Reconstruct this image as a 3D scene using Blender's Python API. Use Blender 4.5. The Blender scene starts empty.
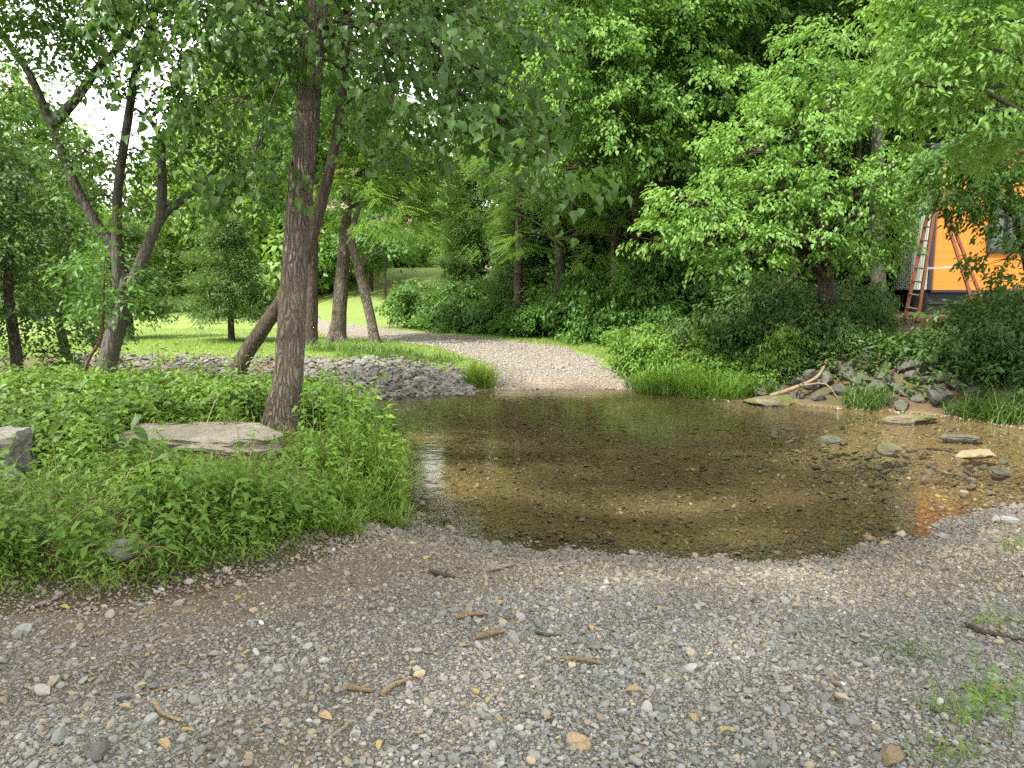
import bpy, math, random
import numpy as np
from mathutils import Vector

R = math.radians
rng = np.random.default_rng(7)
random.seed(7)

# ------------------------------------------------------------------ camera, world, sun, exposure
F = 740.0
PITCH = R(7.24)
H = 2.0                                     # camera height above the water (water is z = 0)
scene = bpy.context.scene
COL = scene.collection
cam_d = bpy.data.cameras.new('camera')
cam = bpy.data.objects.new('camera', cam_d)
COL.objects.link(cam)
cam_d.sensor_width = 36.0
cam_d.lens = F / 1024 * 36
cam_d.clip_start = 0.05
cam_d.clip_end = 2000
cam.location = (0, 0, H)
cam.rotation_euler = (math.pi / 2 - PITCH, 0, 0)
scene.camera = cam

SUN_EL, SUN_AZ = R(54), R(232)              # azimuth clockwise from +Y: behind the camera, to its left
world = bpy.data.worlds.new('World')
scene.world = world
world.use_nodes = True
wt = world.node_tree
wt.nodes.clear()
wo = wt.nodes.new('ShaderNodeOutputWorld')
bg = wt.nodes.new('ShaderNodeBackground')
sky = wt.nodes.new('ShaderNodeTexSky')
sky.sky_type = 'NISHITA'
sky.sun_disc = False
sky.sun_elevation = SUN_EL
sky.sun_rotation = SUN_AZ
sky.dust_density = 3.0
sky.air_density = 1.0
tc = wt.nodes.new('ShaderNodeTexCoord')
cn = wt.nodes.new('ShaderNodeTexNoise')     # thin white cloud over most of the sky
cn.inputs['Scale'].default_value = 1.6
cn.inputs['Detail'].default_value = 6
cr = wt.nodes.new('ShaderNodeMapRange')
cr.inputs[1].default_value = 0.3
cr.inputs[2].default_value = 0.62
cr.inputs[3].default_value = 0.72
cr.inputs[4].default_value = 0.95
cm = wt.nodes.new('ShaderNodeMix')
cm.data_type = 'RGBA'
cm.inputs[7].default_value = (10.6, 10.5, 10.2, 1)
wt.links.new(tc.outputs['Generated'], cn.inputs['Vector'])
wt.links.new(cn.outputs['Fac'], cr.inputs[0])
wt.links.new(cr.outputs[0], cm.inputs[0])
wt.links.new(sky.outputs[0], cm.inputs[6])
wt.links.new(cm.outputs[2], bg.inputs['Color'])
bg.inputs['Strength'].default_value = 0.14
wt.links.new(bg.outputs[0], wo.inputs[0])

sun_d = bpy.data.lights.new('sun', 'SUN')
sun_d.energy = 4.4
sun_d.angle = R(3.0)
sun_d.color = (1.0, 0.95, 0.86)
sun = bpy.data.objects.new('sun', sun_d)
COL.objects.link(sun)
sdir = Vector((math.sin(SUN_AZ) * math.cos(SUN_EL), math.cos(SUN_AZ) * math.cos(SUN_EL), math.sin(SUN_EL)))
sun.rotation_euler = sdir.to_track_quat('Z', 'Y').to_euler()
sun.location = (0, 0, 60)

vs = scene.view_settings
vs.view_transform = 'Standard'
vs.look = 'None'
vs.exposure = 1.3
vs.gamma = 1
cy = scene.cycles
cy.use_denoising = False
cy.adaptive_threshold = 0.015
cy.max_bounces = 6
cy.diffuse_bounces = 3
cy.glossy_bounces = 3
cy.transmission_bounces = 4
cy.transparent_max_bounces = 8
cy.caustics_reflective = False
cy.caustics_refractive = False
cy.sample_clamp_indirect = 6

# ------------------------------------------------------------------ small helpers
def ray(px, py):
    u, v = (px - 512) / F, -(py - 384) / F
    c, s = math.cos(PITCH), math.sin(PITCH)
    return np.array([u, c + v * s, -s + v * c])

def P(px, py, z=0.0):                       # point at height z
    r = ray(px, py)
    t = (z - H) / r[2]
    return np.array([r[0] * t, r[1] * t, z])

def Q(px, py, d):                           # point at distance d along +Y
    r = ray(px, py)
    t = d / r[1]
    return np.array([r[0] * t, d, H + r[2] * t])

def smooth(a, b, x):
    t = np.clip((x - a) / (b - a), 0, 1)
    return t * t * (3 - 2 * t)

_ph = np.random.default_rng(3).uniform(0, 6.28, (24, 3))
def wob(x, y, scale, k=0):                  # cheap smooth noise about -1..1
    s = 0
    for i in range(5):
        p = _ph[(i + k) % 24]
        a = p[0] * 3 + i
        f = scale * (1 + 0.63 * i)
        s = s + np.sin((x * np.cos(a) + y * np.sin(a)) * f + p[1]) / (1 + 0.5 * i)
    return s / 2.4

def seg_dist(x, y, pts):
    d = np.full(np.shape(x), 1e9)
    for (ax, ay), (bx, by) in zip(pts[:-1], pts[1:]):
        vx, vy = bx - ax, by - ay
        t = np.clip(((x - ax) * vx + (y - ay) * vy) / (vx * vx + vy * vy), 0, 1)
        d = np.minimum(d, np.hypot(x - ax - t * vx, y - ay - t * vy))
    return d

def inside(x, y, poly):
    r = np.zeros(np.shape(x), bool)
    n = len(poly)
    for i in range(n):
        (ax, ay), (bx, by) = poly[i], poly[(i + 1) % n]
        if ay == by:
            continue
        c = ((ay > y) != (by > y)) & (x < (bx - ax) * (y - ay) / (by - ay) + ax)
        r ^= c
    return r

def xy(px, py, z=0.0):
    p = P(px, py, z)
    return (p[0], p[1])

NEAR = [(-60, 15.0), (-12, 12.8), (-7, 12.0), (-4, 11.4), (-2.4, 10.6), (-1.5, 9.2), (-1.15, 7.6), xy(402, 522), xy(450, 541),
        xy(520, 551), xy(600, 557), xy(700, 563), xy(790, 562), xy(850, 556), xy(880, 545), xy(930, 535), xy(960, 520), xy(1024, 508),
        (9, 6.1), (60, 4)]
FAR = [(60, 8), (12, 9.4), xy(1024, 427), xy(960, 416), xy(870, 409), xy(800, 404), xy(740, 401), xy(660, 391), xy(640, 388), xy(570, 388),
       xy(497, 389), xy(470, 392), xy(400, 394), xy(340, 396), (-6, 15.0), (-12, 16.3), (-60, 20)]
WPOLY = NEAR + FAR
VEG = [(-9, -4.0), xy(-150, 640, .33), xy(0, 606, .33), xy(100, 602, .33), xy(200, 582, .3), xy(300, 556, .25), xy(350, 536, .18), xy(402, 518, .05)]
RUT = [xy(-80, 712, .38), xy(60, 678, .38), xy(200, 640, .36), xy(330, 600, .33), xy(460, 572, .27)]
RUT2 = [xy(-80, 740, .38), xy(100, 690, .38), xy(240, 655, .36), xy(380, 612, .33), xy(500, 580, .27)]
RUT3 = [xy(300, 790, .38), xy(500, 690, .38), xy(620, 630, .34), xy(700, 580, .26)]
VEGP = VEG + [(-1.0, 7.6), (-1.35, 9.2), (-2.2, 10.7), (-4, 11.5), (-7, 12.1), (-12, 12.9), (-30, 14), (-30, -4)]
ROAD_R = [xy(650, 390, 0), xy(630, 376, .18), xy(600, 360, .38), xy(560, 350, .5), xy(500, 341, .56), xy(440, 334, .58), xy(370, 327, .6), xy(322, 321, .62), (-12.4, 44), (-18, 62)]
ROAD_L = [xy(494, 390, 0), xy(490, 375, .18), xy(482, 362, .38), xy(450, 353, .5), xy(410, 346, .56), xy(370, 340, .58), xy(320, 334, .6), xy(296, 327, .62), (-14, 44), (-20.5, 62)]
ROADP = ROAD_R + ROAD_L[::-1]
SHOREP = [(-1.1, 6.6)] + VEG[::-1] + [(14, -4), (14, 6.0), (9, 6.3), xy(1024, 508), xy(960, 520), xy(930, 535), xy(880, 545), xy(850, 556),
          xy(790, 562), xy(700, 563), xy(600, 557), xy(520, 551), xy(450, 541)]

def wdist(x, y):
    d = seg_dist(x, y, WPOLY + WPOLY[:1])
    return np.where(inside(x, y, WPOLY), -d, d)

_nx = np.array([p[0] for p in NEAR]); _ny = np.array([p[1] for p in NEAR])
_fx = np.array([p[0] for p in FAR[::-1]]); _fy = np.array([p[1] for p in FAR[::-1]])
def is_far(x, y):
    return y > 0.5 * (np.interp(x, _nx, _ny) + np.interp(x, _fx, _fy))

def zt(x, y, carve=False):
    x = np.asarray(x, float); y = np.asarray(y, float)
    d = wdist(x, y)
    dp = np.maximum(d, 0)
    shallow = 1 - 0.65 * smooth(3.5, 6.0, x)
    bed = -np.minimum(0.30, 0.13 * np.maximum(-d, 0)) * shallow
    near_g = 0.42 * (1 - np.exp(-dp / 1.7))
    near_b = 0.5 * (1 - np.exp(-dp / 0.55))
    vd = seg_dist(x, y, VEG)
    wl = np.where(inside(x, y, VEGP), smooth(0, 0.9, vd), 0)
    zn = near_g * (1 - wl) + near_b * wl + 0.012 * wob(x, y, 2.1)
    rd = seg_dist(x, y, RUT)
    zn = zn + .035 * np.exp(-(rd / .10) ** 2) - .02 * np.exp(-((seg_dist(x, y, RUT2)) / .16) ** 2) - .018 * np.exp(-((seg_dist(x, y, RUT3)) / .2) ** 2)
    zroad = 0.6 * (1 - np.exp(-dp / 3.5))
    zleft = 0.6 * (1 - np.exp(-dp / 0.9))
    zright = 1.45 * (1 - np.exp(-dp / 2.6))
    wr = smooth(0.3, 4.0, (x - 3) + (y - 15) * 0.4)
    wll = smooth(0.6, 2.2, -(x + 0.45) + 0 * y) * (1 - smooth(15.5, 19, y)) + smooth(15.5, 19, y)
    zf = (zroad * (1 - wll) + zleft * wll) * (1 - wr) + zright * wr
    u = x / np.maximum(y, 1)
    hill = smooth(27, 64, y) * smooth(-.36, -.2, u)
    zf = zf + 2.4 * hill + 0.03 * wob(x, y, 0.7, 3) * smooth(0, 2, d)
    z = np.where(d < 0, bed, np.where(is_far(x, y), zf, zn))
    z = z + (.016 * wob(x, y, 2.2, 11) + .016 * wob(x, y, 7.5, 14)) * smooth(1.6, .2, np.abs(d)) * (1 - is_far(x, y) * .6) * (1 - .8 * smooth(2.5, 4.2, x))
    z = np.where(d < -.25, np.minimum(z, -.06), z)
    z = z + 0.012 * wob(x, y, 4.7, 6) * smooth(0, .3, np.abs(d)) * (y < 40)
    if carve:
        for poly in (ROADP, SHOREP):
            ins = inside(x, y, poly)
            e = seg_dist(x, y, poly + poly[:1])
            z = z - np.where(ins, 0.04 * smooth(0.1, 0.35, e), 0)
    return z

def G(px, py):                              # where the pixel's ray meets the land
    r = ray(px, py)
    t = np.arange(1.0, 60, 0.02)
    z = zt(r[0] * t, r[1] * t)
    hit = np.nonzero(H + r[2] * t < z)[0]
    i = hit[0] if len(hit) else len(t) - 1
    return np.array([r[0] * t[i], r[1] * t[i], z[i]])

# ------------------------------------------------------------------ mesh builder
class MB:
    def __init__(s):
        s.v, s.f, s.a, s.c = [], [], [], []
        s.n = 0
    def add(s, v, f, tint=0.5, col=None):
        v = np.asarray(v, float).reshape(-1, 3)
        if isinstance(f, np.ndarray):
            s.f.append((f + s.n))
        else:
            by = {}
            for q in f:
                by.setdefault(len(q), []).append(q)
            for q in by.values():
                s.f.append(np.asarray(q) + s.n)
        s.v.append(v)
        s.a.append(np.broadcast_to(np.asarray(tint, float), (len(v),)))
        if col is not None:
            s.c.append(np.broadcast_to(np.asarray(col, float), (len(v), 3)))
        s.n += len(v)
        return s
    def build(s, name, mat, parent=None, loc=None, smooth_=False):
        me = bpy.data.meshes.new(name)
        v = np.concatenate(s.v)
        if loc is not None:
            v = v - np.asarray(loc)
        loops = np.concatenate([q.ravel() for q in s.f]).astype(np.int32)
        tot = np.concatenate([np.full(len(q), q.shape[1]) for q in s.f]).astype(np.int32)
        start = np.concatenate([[0], np.cumsum(tot)[:-1]]).astype(np.int32)
        me.vertices.add(len(v)); me.vertices.foreach_set('co', v.ravel().astype(np.float32))
        me.loops.add(len(loops)); me.loops.foreach_set('vertex_index', loops)
        me.polygons.add(len(tot)); me.polygons.foreach_set('loop_start', start)
        at = me.attributes.new('tint', 'FLOAT', 'POINT')
        at.data.foreach_set('value', np.concatenate(s.a).astype(np.float32))
        if s.c:
            c = np.concatenate(s.c)
            c4 = np.ones((len(c), 4), np.float32); c4[:, :3] = c
            ac = me.attributes.new('stonecol', 'FLOAT_COLOR', 'POINT')
            ac.data.foreach_set('color', c4.ravel())
        me.update(calc_edges=True)
        me.polygons.foreach_set('use_smooth', np.full(len(tot), bool(smooth_)))
        me.materials.append(mat)
        o = bpy.data.objects.new(name, me)
        COL.objects.link(o)
        if parent is not None:
            o.parent = parent
        elif loc is not None:
            o.location = loc
        return o

def tag(o, label, cat, group=None, kind=None):
    o['label'] = label
    o['category'] = cat
    if group: o['group'] = group
    if kind: o['kind'] = kind
    return o

def struct(o, kind='structure'):
    o['kind'] = kind
    return o

def empty(name, loc, label, cat, group=None):
    o = bpy.data.objects.new(name, None)
    o.empty_display_size = 0.2
    COL.objects.link(o)
    o.location = loc
    return tag(o, label, cat, group)

def dup(root, loc, rz=0, sc=1.0, label=None, group=None):
    r = root.copy(); COL.objects.link(r)
    r.location = loc; r.rotation_euler = (root.rotation_euler[0], root.rotation_euler[1], rz)
    r.scale = (sc, sc, sc) if np.isscalar(sc) else sc
    if label: r['label'] = label
    if group: r['group'] = group
    for ch in list(root.children):
        c = ch.copy(); COL.objects.link(c); c.parent = r
        for g in list(ch.children):
            k = g.copy(); COL.objects.link(k); k.parent = c
    return r

def box(mb, c, s, ax=None, tint=.5):
    ax = np.eye(3) if ax is None else np.asarray(ax)
    v = np.array([[i, j, k] for i in (-.5, .5) for j in (-.5, .5) for k in (-.5, .5)]) * np.asarray(s)
    v = v @ ax + np.asarray(c)
    mb.add(v, np.array([[0, 1, 3, 2], [4, 6, 7, 5], [0, 4, 5, 1], [2, 3, 7, 6], [0, 2, 6, 4], [1, 5, 7, 3]]), tint)

def bar(mb, a, b, w, t, up=(0, 0, 1)):
    a, b = np.asarray(a, float), np.asarray(b, float)
    d = b - a; L = np.linalg.norm(d); d = d / L
    s = np.cross(d, up); s /= np.linalg.norm(s)
    n = np.cross(s, d)
    box(mb, (a + b) / 2, (L, w, t), np.array([d, s, n]))

def tube(mb, pts, rad, sides=12, rough=0.0, sub=1, tint=.5, r=None):
    r = r or rng
    pts = np.asarray(pts, float); rad = np.asarray(rad, float)
    if sub > 1:                              # Catmull-Rom refinement
        n = len(pts); q = np.vstack([2 * pts[0] - pts[1], pts, 2 * pts[-1] - pts[-2]])
        out, ro = [], []
        for i in range(n - 1):
            p0, p1, p2, p3 = q[i:i + 4]
            for k in range(sub):
                t = k / sub
                out.append(.5 * (2 * p1 + (p2 - p0) * t + (2 * p0 - 5 * p1 + 4 * p2 - p3) * t * t + (3 * p1 - p0 - 3 * p2 + p3) * t ** 3))
                ro.append(rad[i] * (1 - t) + rad[i + 1] * t)
        out.append(pts[-1]); ro.append(rad[-1])
        pts, rad = np.array(out), np.array(ro)
    n = len(pts)
    tang = np.gradient(pts, axis=0)
    tang /= np.linalg.norm(tang, axis=1)[:, None] + 1e-9
    ref = np.array([0, 1.0, 0]) if abs(tang[0][1]) < .8 else np.array([1.0, 0, 0])
    s = np.cross(tang[0], ref); s /= np.linalg.norm(s)
    V = []
    ang = np.linspace(0, 2 * np.pi, sides, endpoint=False)
    lob = 1 + rough * .5 * np.sin(ang * 3 + r.uniform(0, 6)) + rough * .35 * np.sin(ang * 5 + r.uniform(0, 6))
    for i in range(n):
        s = s - tang[i] * (s @ tang[i]); s /= np.linalg.norm(s)
        b = np.cross(tang[i], s)
        rr = rad[i] * lob * (1 + rough * .3 * r.normal(size=sides))
        V.append(pts[i] + (np.cos(ang) * rr)[:, None] * s + (np.sin(ang) * rr)[:, None] * b)
    V = np.concatenate(V)
    i = np.arange(n - 1)[:, None] * sides; j = np.arange(sides)[None]
    k = (j + 1) % sides
    Fq = np.stack([i + j, i + k, i + k + sides, i + j + sides], -1).reshape(-1, 4)
    mb.add(V, Fq, tint)
    mb.add(V[-sides:], [list(range(sides))], tint)
    mb.add(V[:sides], [list(range(sides))[::-1]], tint)

# ------------------------------------------------------------------ materials
def mat(name):
    m = bpy.data.materials.new(name); m.use_nodes = True
    t = m.node_tree; t.nodes.clear()
    return m, t, t.nodes, t.links

def N(t, kind, **kw):
    n = t.nodes.new('ShaderNode' + kind)
    for k, v in kw.items():
        if k in n.inputs: n.inputs[k].default_value = v
        else: setattr(n, k, v)
    return n

def ramp(t, fac, stops, interp='LINEAR'):
    n = t.nodes.new('ShaderNodeValToRGB')
    n.color_ramp.interpolation = interp
    e = n.color_ramp.elements
    while len(e) < len(stops): e.new(0.5)
    for q, (p, c) in zip(e, stops):
        q.position = p; q.color = (*c, 1) if len(c) == 3 else c
    t.links.new(fac, n.inputs[0])
    return n.outputs[0]

def mix(t, fac, a, b, blend='MIX'):
    n = t.nodes.new('ShaderNodeMix'); n.data_type = 'RGBA'; n.blend_type = blend
    for sock, v in ((n.inputs[0], fac), (n.inputs[6], a), (n.inputs[7], b)):
        if hasattr(v, 'is_linked'): t.links.new(v, sock)
        elif isinstance(v, (int, float)): sock.default_value = v
        else: sock.default_value = (*v, 1)
    return n.outputs[2]

def noise(t, scale, detail=4, rough=.55, vec=None):
    n = N(t, 'TexNoise', Scale=scale, Detail=detail, Roughness=rough)
    if vec is not None: t.links.new(vec, n.inputs['Vector'])
    return n.outputs['Fac']

def leaf_mat(name, dark, light, trans=.35, rough=.5, spec=.35, tcol=None):
    m, t, n, l = mat(name)
    a = N(t, 'Attribute', attribute_name='tint')
    oi = N(t, 'ObjectInfo')
    c = ramp(t, a.outputs['Fac'], [(0, dark), (1, light)])
    hs = N(t, 'HueSaturation')
    mr = N(t, 'MapRange'); mr.inputs[3].default_value = .92; mr.inputs[4].default_value = 1.12
    l.new(oi.outputs['Random'], mr.inputs[0]); l.new(mr.outputs[0], hs.inputs['Value'])
    l.new(c, hs.inputs['Color']); c = hs.outputs[0]
    p = N(t, 'BsdfPrincipled', Roughness=rough); l.new(c, p.inputs['Base Color'])
    p.inputs['Specular IOR Level'].default_value = spec
    tr = N(t, 'BsdfTranslucent')
    tm = mix(t, .55, c, tcol or (light[0] * 1.5, light[1] * 1.35, light[2] * .7))
    l.new(tm, tr.inputs['Color'])
    mx = N(t, 'MixShader'); mx.inputs[0].default_value = trans
    l.new(p.outputs[0], mx.inputs[1]); l.new(tr.outputs[0], mx.inputs[2])
    o = N(t, 'OutputMaterial'); l.new(mx.outputs[0], o.inputs[0])
    return m

def bark_mat(name, dark, light, scale=14, depth=.6, moss=0.0):
    m, t, n, l = mat(name)
    g = N(t, 'TexCoord')
    mp = N(t, 'Mapping'); mp.inputs['Scale'].default_value = (1, 1, .22)
    l.new(g.outputs['Object'], mp.inputs[0])
    v = N(t, 'TexVoronoi', Scale=scale * 2.2, feature='DISTANCE_TO_EDGE')
    wn = N(t, 'TexNoise', Scale=scale * .8, Detail=5)
    l.new(mp.outputs[0], wn.inputs['Vector'])
    av = N(t, 'VectorMath', operation='ADD')
    sc = N(t, 'VectorMath', operation='SCALE'); sc.inputs['Scale'].default_value = .12
    l.new(wn.outputs['Color'], sc.inputs[0]); l.new(mp.outputs[0], av.inputs[0]); l.new(sc.outputs[0], av.inputs[1])
    l.new(av.outputs[0], v.inputs['Vector'])
    h = ramp(t, v.outputs['Distance'], [(0, (0, 0, 0)), (.35, (1, 1, 1))])
    nz = noise(t, scale * .35, 5, .6, g.outputs['Object'])
    c = mix(t, h, dark, light)
    c = mix(t, ramp(t, nz, [(.35, (0, 0, 0)), (.7, (1, 1, 1))]), c, mix(t, .5, c, (light[0] * 1.3, light[1] * 1.28, light[2] * 1.2)))
    if moss:
        c = mix(t, ramp(t, noise(t, 2.2, 4, .6, g.outputs['Object']), [(.62 - moss * .3, (0, 0, 0)), (.8, (1, 1, 1))]), c, (.09, .11, .05))
    p = N(t, 'BsdfPrincipled', Roughness=.9); l.new(c, p.inputs['Base Color'])
    p.inputs['Specular IOR Level'].default_value = .15
    b = N(t, 'Bump', Strength=depth, Distance=.03); l.new(h, b.inputs['Height'])
    b2 = N(t, 'Bump', Strength=.4, Distance=.01); l.new(noise(t, 90, 4, .6, g.outputs['Object']), b2.inputs['Height']); l.new(b.outputs[0], b2.inputs['Normal'])
    l.new(b2.outputs[0], p.inputs['Normal'])
    o = N(t, 'OutputMaterial'); l.new(p.outputs[0], o.inputs[0])
    return m

def rock_mat(name, c0, c1, moss=None, scale=6, wet=0, attr=False):
    m, t, n, l = mat(name)
    g = N(t, 'TexCoord'); oi = N(t, 'ObjectInfo')
    c = mix(t, ramp(t, noise(t, scale, 6, .65, g.outputs['Object']), [(.3, (0, 0, 0)), (.7, (1, 1, 1))]), c0, c1)
    c = mix(t, ramp(t, noise(t, scale * 9, 3, .7, g.outputs['Object']), [(.52, (0, 0, 0)), (.75, (.6, .6, .6))]), c, (c0[0] * .5, c0[1] * .5, c0[2] * .5))
    hs = N(t, 'HueSaturation'); mr = N(t, 'MapRange'); mr.inputs[3].default_value = .7; mr.inputs[4].default_value = 1.25
    l.new(oi.outputs['Random'], mr.inputs[0]); l.new(mr.outputs[0], hs.inputs['Value']); l.new(c, hs.inputs['Color']); c = hs.outputs[0]
    if moss:
        ge = N(t, 'NewGeometry'); sx = N(t, 'SeparateXYZ'); l.new(ge.outputs['Normal'], sx.inputs[0])
        ml = N(t, 'Math', operation='MULTIPLY'); l.new(ramp(t, sx.outputs['Z'], [(.3, (0, 0, 0)), (.8, (1, 1, 1))]), ml.inputs[0])
        l.new(ramp(t, noise(t, scale * .8, 5, .6, g.outputs['Object']), [(.42, (0, 0, 0)), (.58, (1, 1, 1))]), ml.inputs[1])
        c = mix(t, ml.outputs[0], c, moss)
    p = N(t, 'BsdfPrincipled', Roughness=.85 - .5 * wet); l.new(c, p.inputs['Base Color'])
    p.inputs['Specular IOR Level'].default_value = .3
    b = N(t, 'Bump', Strength=.5, Distance=.03); l.new(noise(t, scale * 4, 7, .7, g.outputs['Object']), b.inputs['Height'])
    l.new(b.outputs[0], p.inputs['Normal'])
    o = N(t, 'OutputMaterial'); l.new(p.outputs[0], o.inputs[0])
    return m

def plain(name, c, rough=.6, metal=0, nz=.15, scale=8, spec=.4):
    m, t, n, l = mat(name)
    g = N(t, 'TexCoord')
    k = mix(t, ramp(t, noise(t, scale, 5, .6, g.outputs['Object']), [(.3, (0, 0, 0)), (.75, (1, 1, 1))]), tuple(q * (1 - nz) for q in c), tuple(min(1, q * (1 + nz)) for q in c))
    p = N(t, 'BsdfPrincipled', Roughness=rough, Metallic=metal); l.new(k, p.inputs['Base Color'])
    p.inputs['Specular IOR Level'].default_value = spec
    o = N(t, 'OutputMaterial'); l.new(p.outputs[0], o.inputs[0])
    return m

def gravel_mat(name, palette, scale=45, dirt=(.15, .115, .08), tan=None, dirt_amt=.5, rough=.9):
    """crushed stone: voronoi pebbles, each with its own colour, over dirt"""
    m, t, n, l = mat(name)
    g = N(t, 'TexCoord'); a = N(t, 'Attribute', attribute_name='tint')
    vec = g.outputs['Object']
    wn = N(t, 'TexNoise', Scale=scale * .7, Detail=2); l.new(vec, wn.inputs['Vector'])
    sc = N(t, 'VectorMath', operation='SCALE'); sc.inputs['Scale'].default_value = .6 / scale
    ad = N(t, 'VectorMath', operation='ADD'); l.new(wn.outputs['Color'], sc.inputs[0]); l.new(vec, ad.inputs[0]); l.new(sc.outputs[0], ad.inputs[1])
    def peb(s):
        v = N(t, 'TexVoronoi', Scale=s); l.new(ad.outputs[0], v.inputs['Vector'])
        e = N(t, 'TexVoronoi', Scale=s, feature='DISTANCE_TO_EDGE'); l.new(ad.outputs[0], e.inputs['Vector'])
        sp = N(t, 'SeparateColor'); l.new(v.outputs['Color'], sp.inputs[0])
        return ramp(t, sp.outputs[0], palette, 'CONSTANT'), e.outputs['Distance'], sp.outputs[1]
    c1, e1, r1 = peb(scale)
    c2, e2, r2 = peb(scale * 2.3)
    big = N(t, 'Math', operation='GREATER_THAN'); big.inputs[1].default_value = .55; l.new(r1, big.inputs[0])
    c = mix(t, big.outputs[0], c2, c1)
    ee = N(t, 'Mix'); l.new(big.outputs[0], ee.inputs[0]); l.new(e2, ee.inputs[2]); l.new(e1, ee.inputs[3])
    gap = ramp(t, ee.outputs[0], [(0, (0, 0, 0)), (.12, (1, 1, 1))])
    c = mix(t, gap, dirt, c)
    if tan:
        c = mix(t, a.outputs['Fac'], c, mix(t, .6, c, tan))
    wet = N(t, 'MapRange'); wet.inputs[1].default_value = 1.0; wet.inputs[2].default_value = 1.5; l.new(a.outputs['Fac'], wet.inputs[0])
    c = mix(t, wet.outputs[0], c, mix(t, 1.0, c, (.45, .42, .38), 'MULTIPLY'))
    dm = ramp(t, noise(t, 1.1, 6, .65, vec), [(.48, (0, 0, 0)), (.68, (dirt_amt,) * 3)])
    c = mix(t, dm, c, mix(t, noise(t, 60, 3, .7, vec), dirt, tuple(q * 1.8 for q in dirt)))
    p = N(t, 'BsdfPrincipled', Roughness=rough); l.new(c, p.inputs['Base Color'])
    p.inputs['Specular IOR Level'].default_value = .25
    b = N(t, 'Bump', Strength=.9, Distance=.5 / scale); l.new(gap, b.inputs['Height'])
    b2 = N(t, 'Bump', Strength=.5, Distance=.01); l.new(noise(t, 150, 3, .7, vec), b2.inputs['Height']); l.new(b.outputs[0], b2.inputs['Normal'])
    l.new(b2.outputs[0], p.inputs['Normal'])
    o = N(t, 'OutputMaterial'); l.new(p.outputs[0], o.inputs[0])
    return m

def ground_mat():
    m, t, n, l = mat('ground')
    g = N(t, 'TexCoord'); vec = g.outputs['Object']
    z = N(t, 'Attribute', attribute_name='stonecol')
    sp = N(t, 'SeparateColor'); l.new(z.outputs['Color'], sp.inputs[0])
    # woodland soil with litter
    soil = mix(t, noise(t, 14, 6, .7, vec), (.05, .036, .022), (.14, .10, .06))
    soil = mix(t, ramp(t, noise(t, 1.3, 5, .6, vec), [(.5, (0, 0, 0)), (.7, (1, 1, 1))]), soil, (.05, .075, .022))
    # lawn
    lawn = mix(t, noise(t, .55, 6, .65, vec), (.125, .18, .045), (.19, .235, .07))
    lawn = mix(t, ramp(t, noise(t, 30, 3, .7, vec), [(.4, (0, 0, 0)), (.7, (.7, .7, .7))]), lawn, (.09, .15, .025))
    lawn = mix(t, ramp(t, noise(t, .22, 4, .6, vec), [(.55, (0, 0, 0)), (.75, (.6, .6, .6))]), lawn, (.23, .235, .09))
    # stream bed
    def peb(s):
        v = N(t, 'TexVoronoi', Scale=s); l.new(vec, v.inputs['Vector'])
        e = N(t, 'TexVoronoi', Scale=s, feature='DISTANCE_TO_EDGE'); l.new(vec, e.inputs['Vector'])
        q = N(t, 'SeparateColor'); l.new(v.outputs['Color'], q.inputs[0])
        return q.outputs[0], e.outputs['Distance']
    k, e = peb(22); k2, e2 = peb(48)
    pal = [(0, (.145, .122, .064)), (.3, (.195, .165, .085)), (.55, (.095, .08, .046)), (.75, (.26, .215, .115)), (.9, (.36, .31, .18))]
    bed = mix(t, .5, ramp(t, k, pal, 'CONSTANT'), ramp(t, k2, pal, 'CONSTANT'))
    bed = mix(t, ramp(t, e2, [(0, (0, 0, 0)), (.1, (1, 1, 1))]), (.075, .06, .032), bed)
    silt = ramp(t, noise(t, .8, 5, .6, vec), [(.45, (0, 0, 0)), (.65, (.8, .8, .8))])
    bed = mix(t, silt, bed, (.15, .112, .052))
    rust = mix(t, noise(t, 3, 5, .65, vec), (.19, .115, .045), (.26, .17, .08))
    bed = mix(t, sp.outputs[2], bed, mix(t, .65, bed, rust))
    nz = noise(t, 3, 6, .7, vec)
    def soft(s):
        ad = N(t, 'Math', operation='ADD'); l.new(s, ad.inputs[0])
        su = N(t, 'Math', operation='MULTIPLY_ADD'); l.new(nz, su.inputs[0]); su.inputs[1].default_value = .9; su.inputs[2].default_value = -.45
        l.new(su.outputs[0], ad.inputs[1])
        return ramp(t, ad.outputs[0], [(.42, (0, 0, 0)), (.58, (1, 1, 1))])
    c = mix(t, soft(sp.outputs[0]), soil, lawn)
    c = mix(t, sp.outputs[1], c, bed)
    p = N(t, 'BsdfPrincipled', Roughness=.95); l.new(c, p.inputs['Base Color'])
    p.inputs['Specular IOR Level'].default_value = .15
    b = N(t, 'Bump', Strength=.7, Distance=.02); l.new(noise(t, 35, 5, .7, vec), b.inputs['Height'])
    l.new(b.outputs[0], p.inputs['Normal'])
    o = N(t, 'OutputMaterial'); l.new(p.outputs[0], o.inputs[0])
    return m

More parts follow.
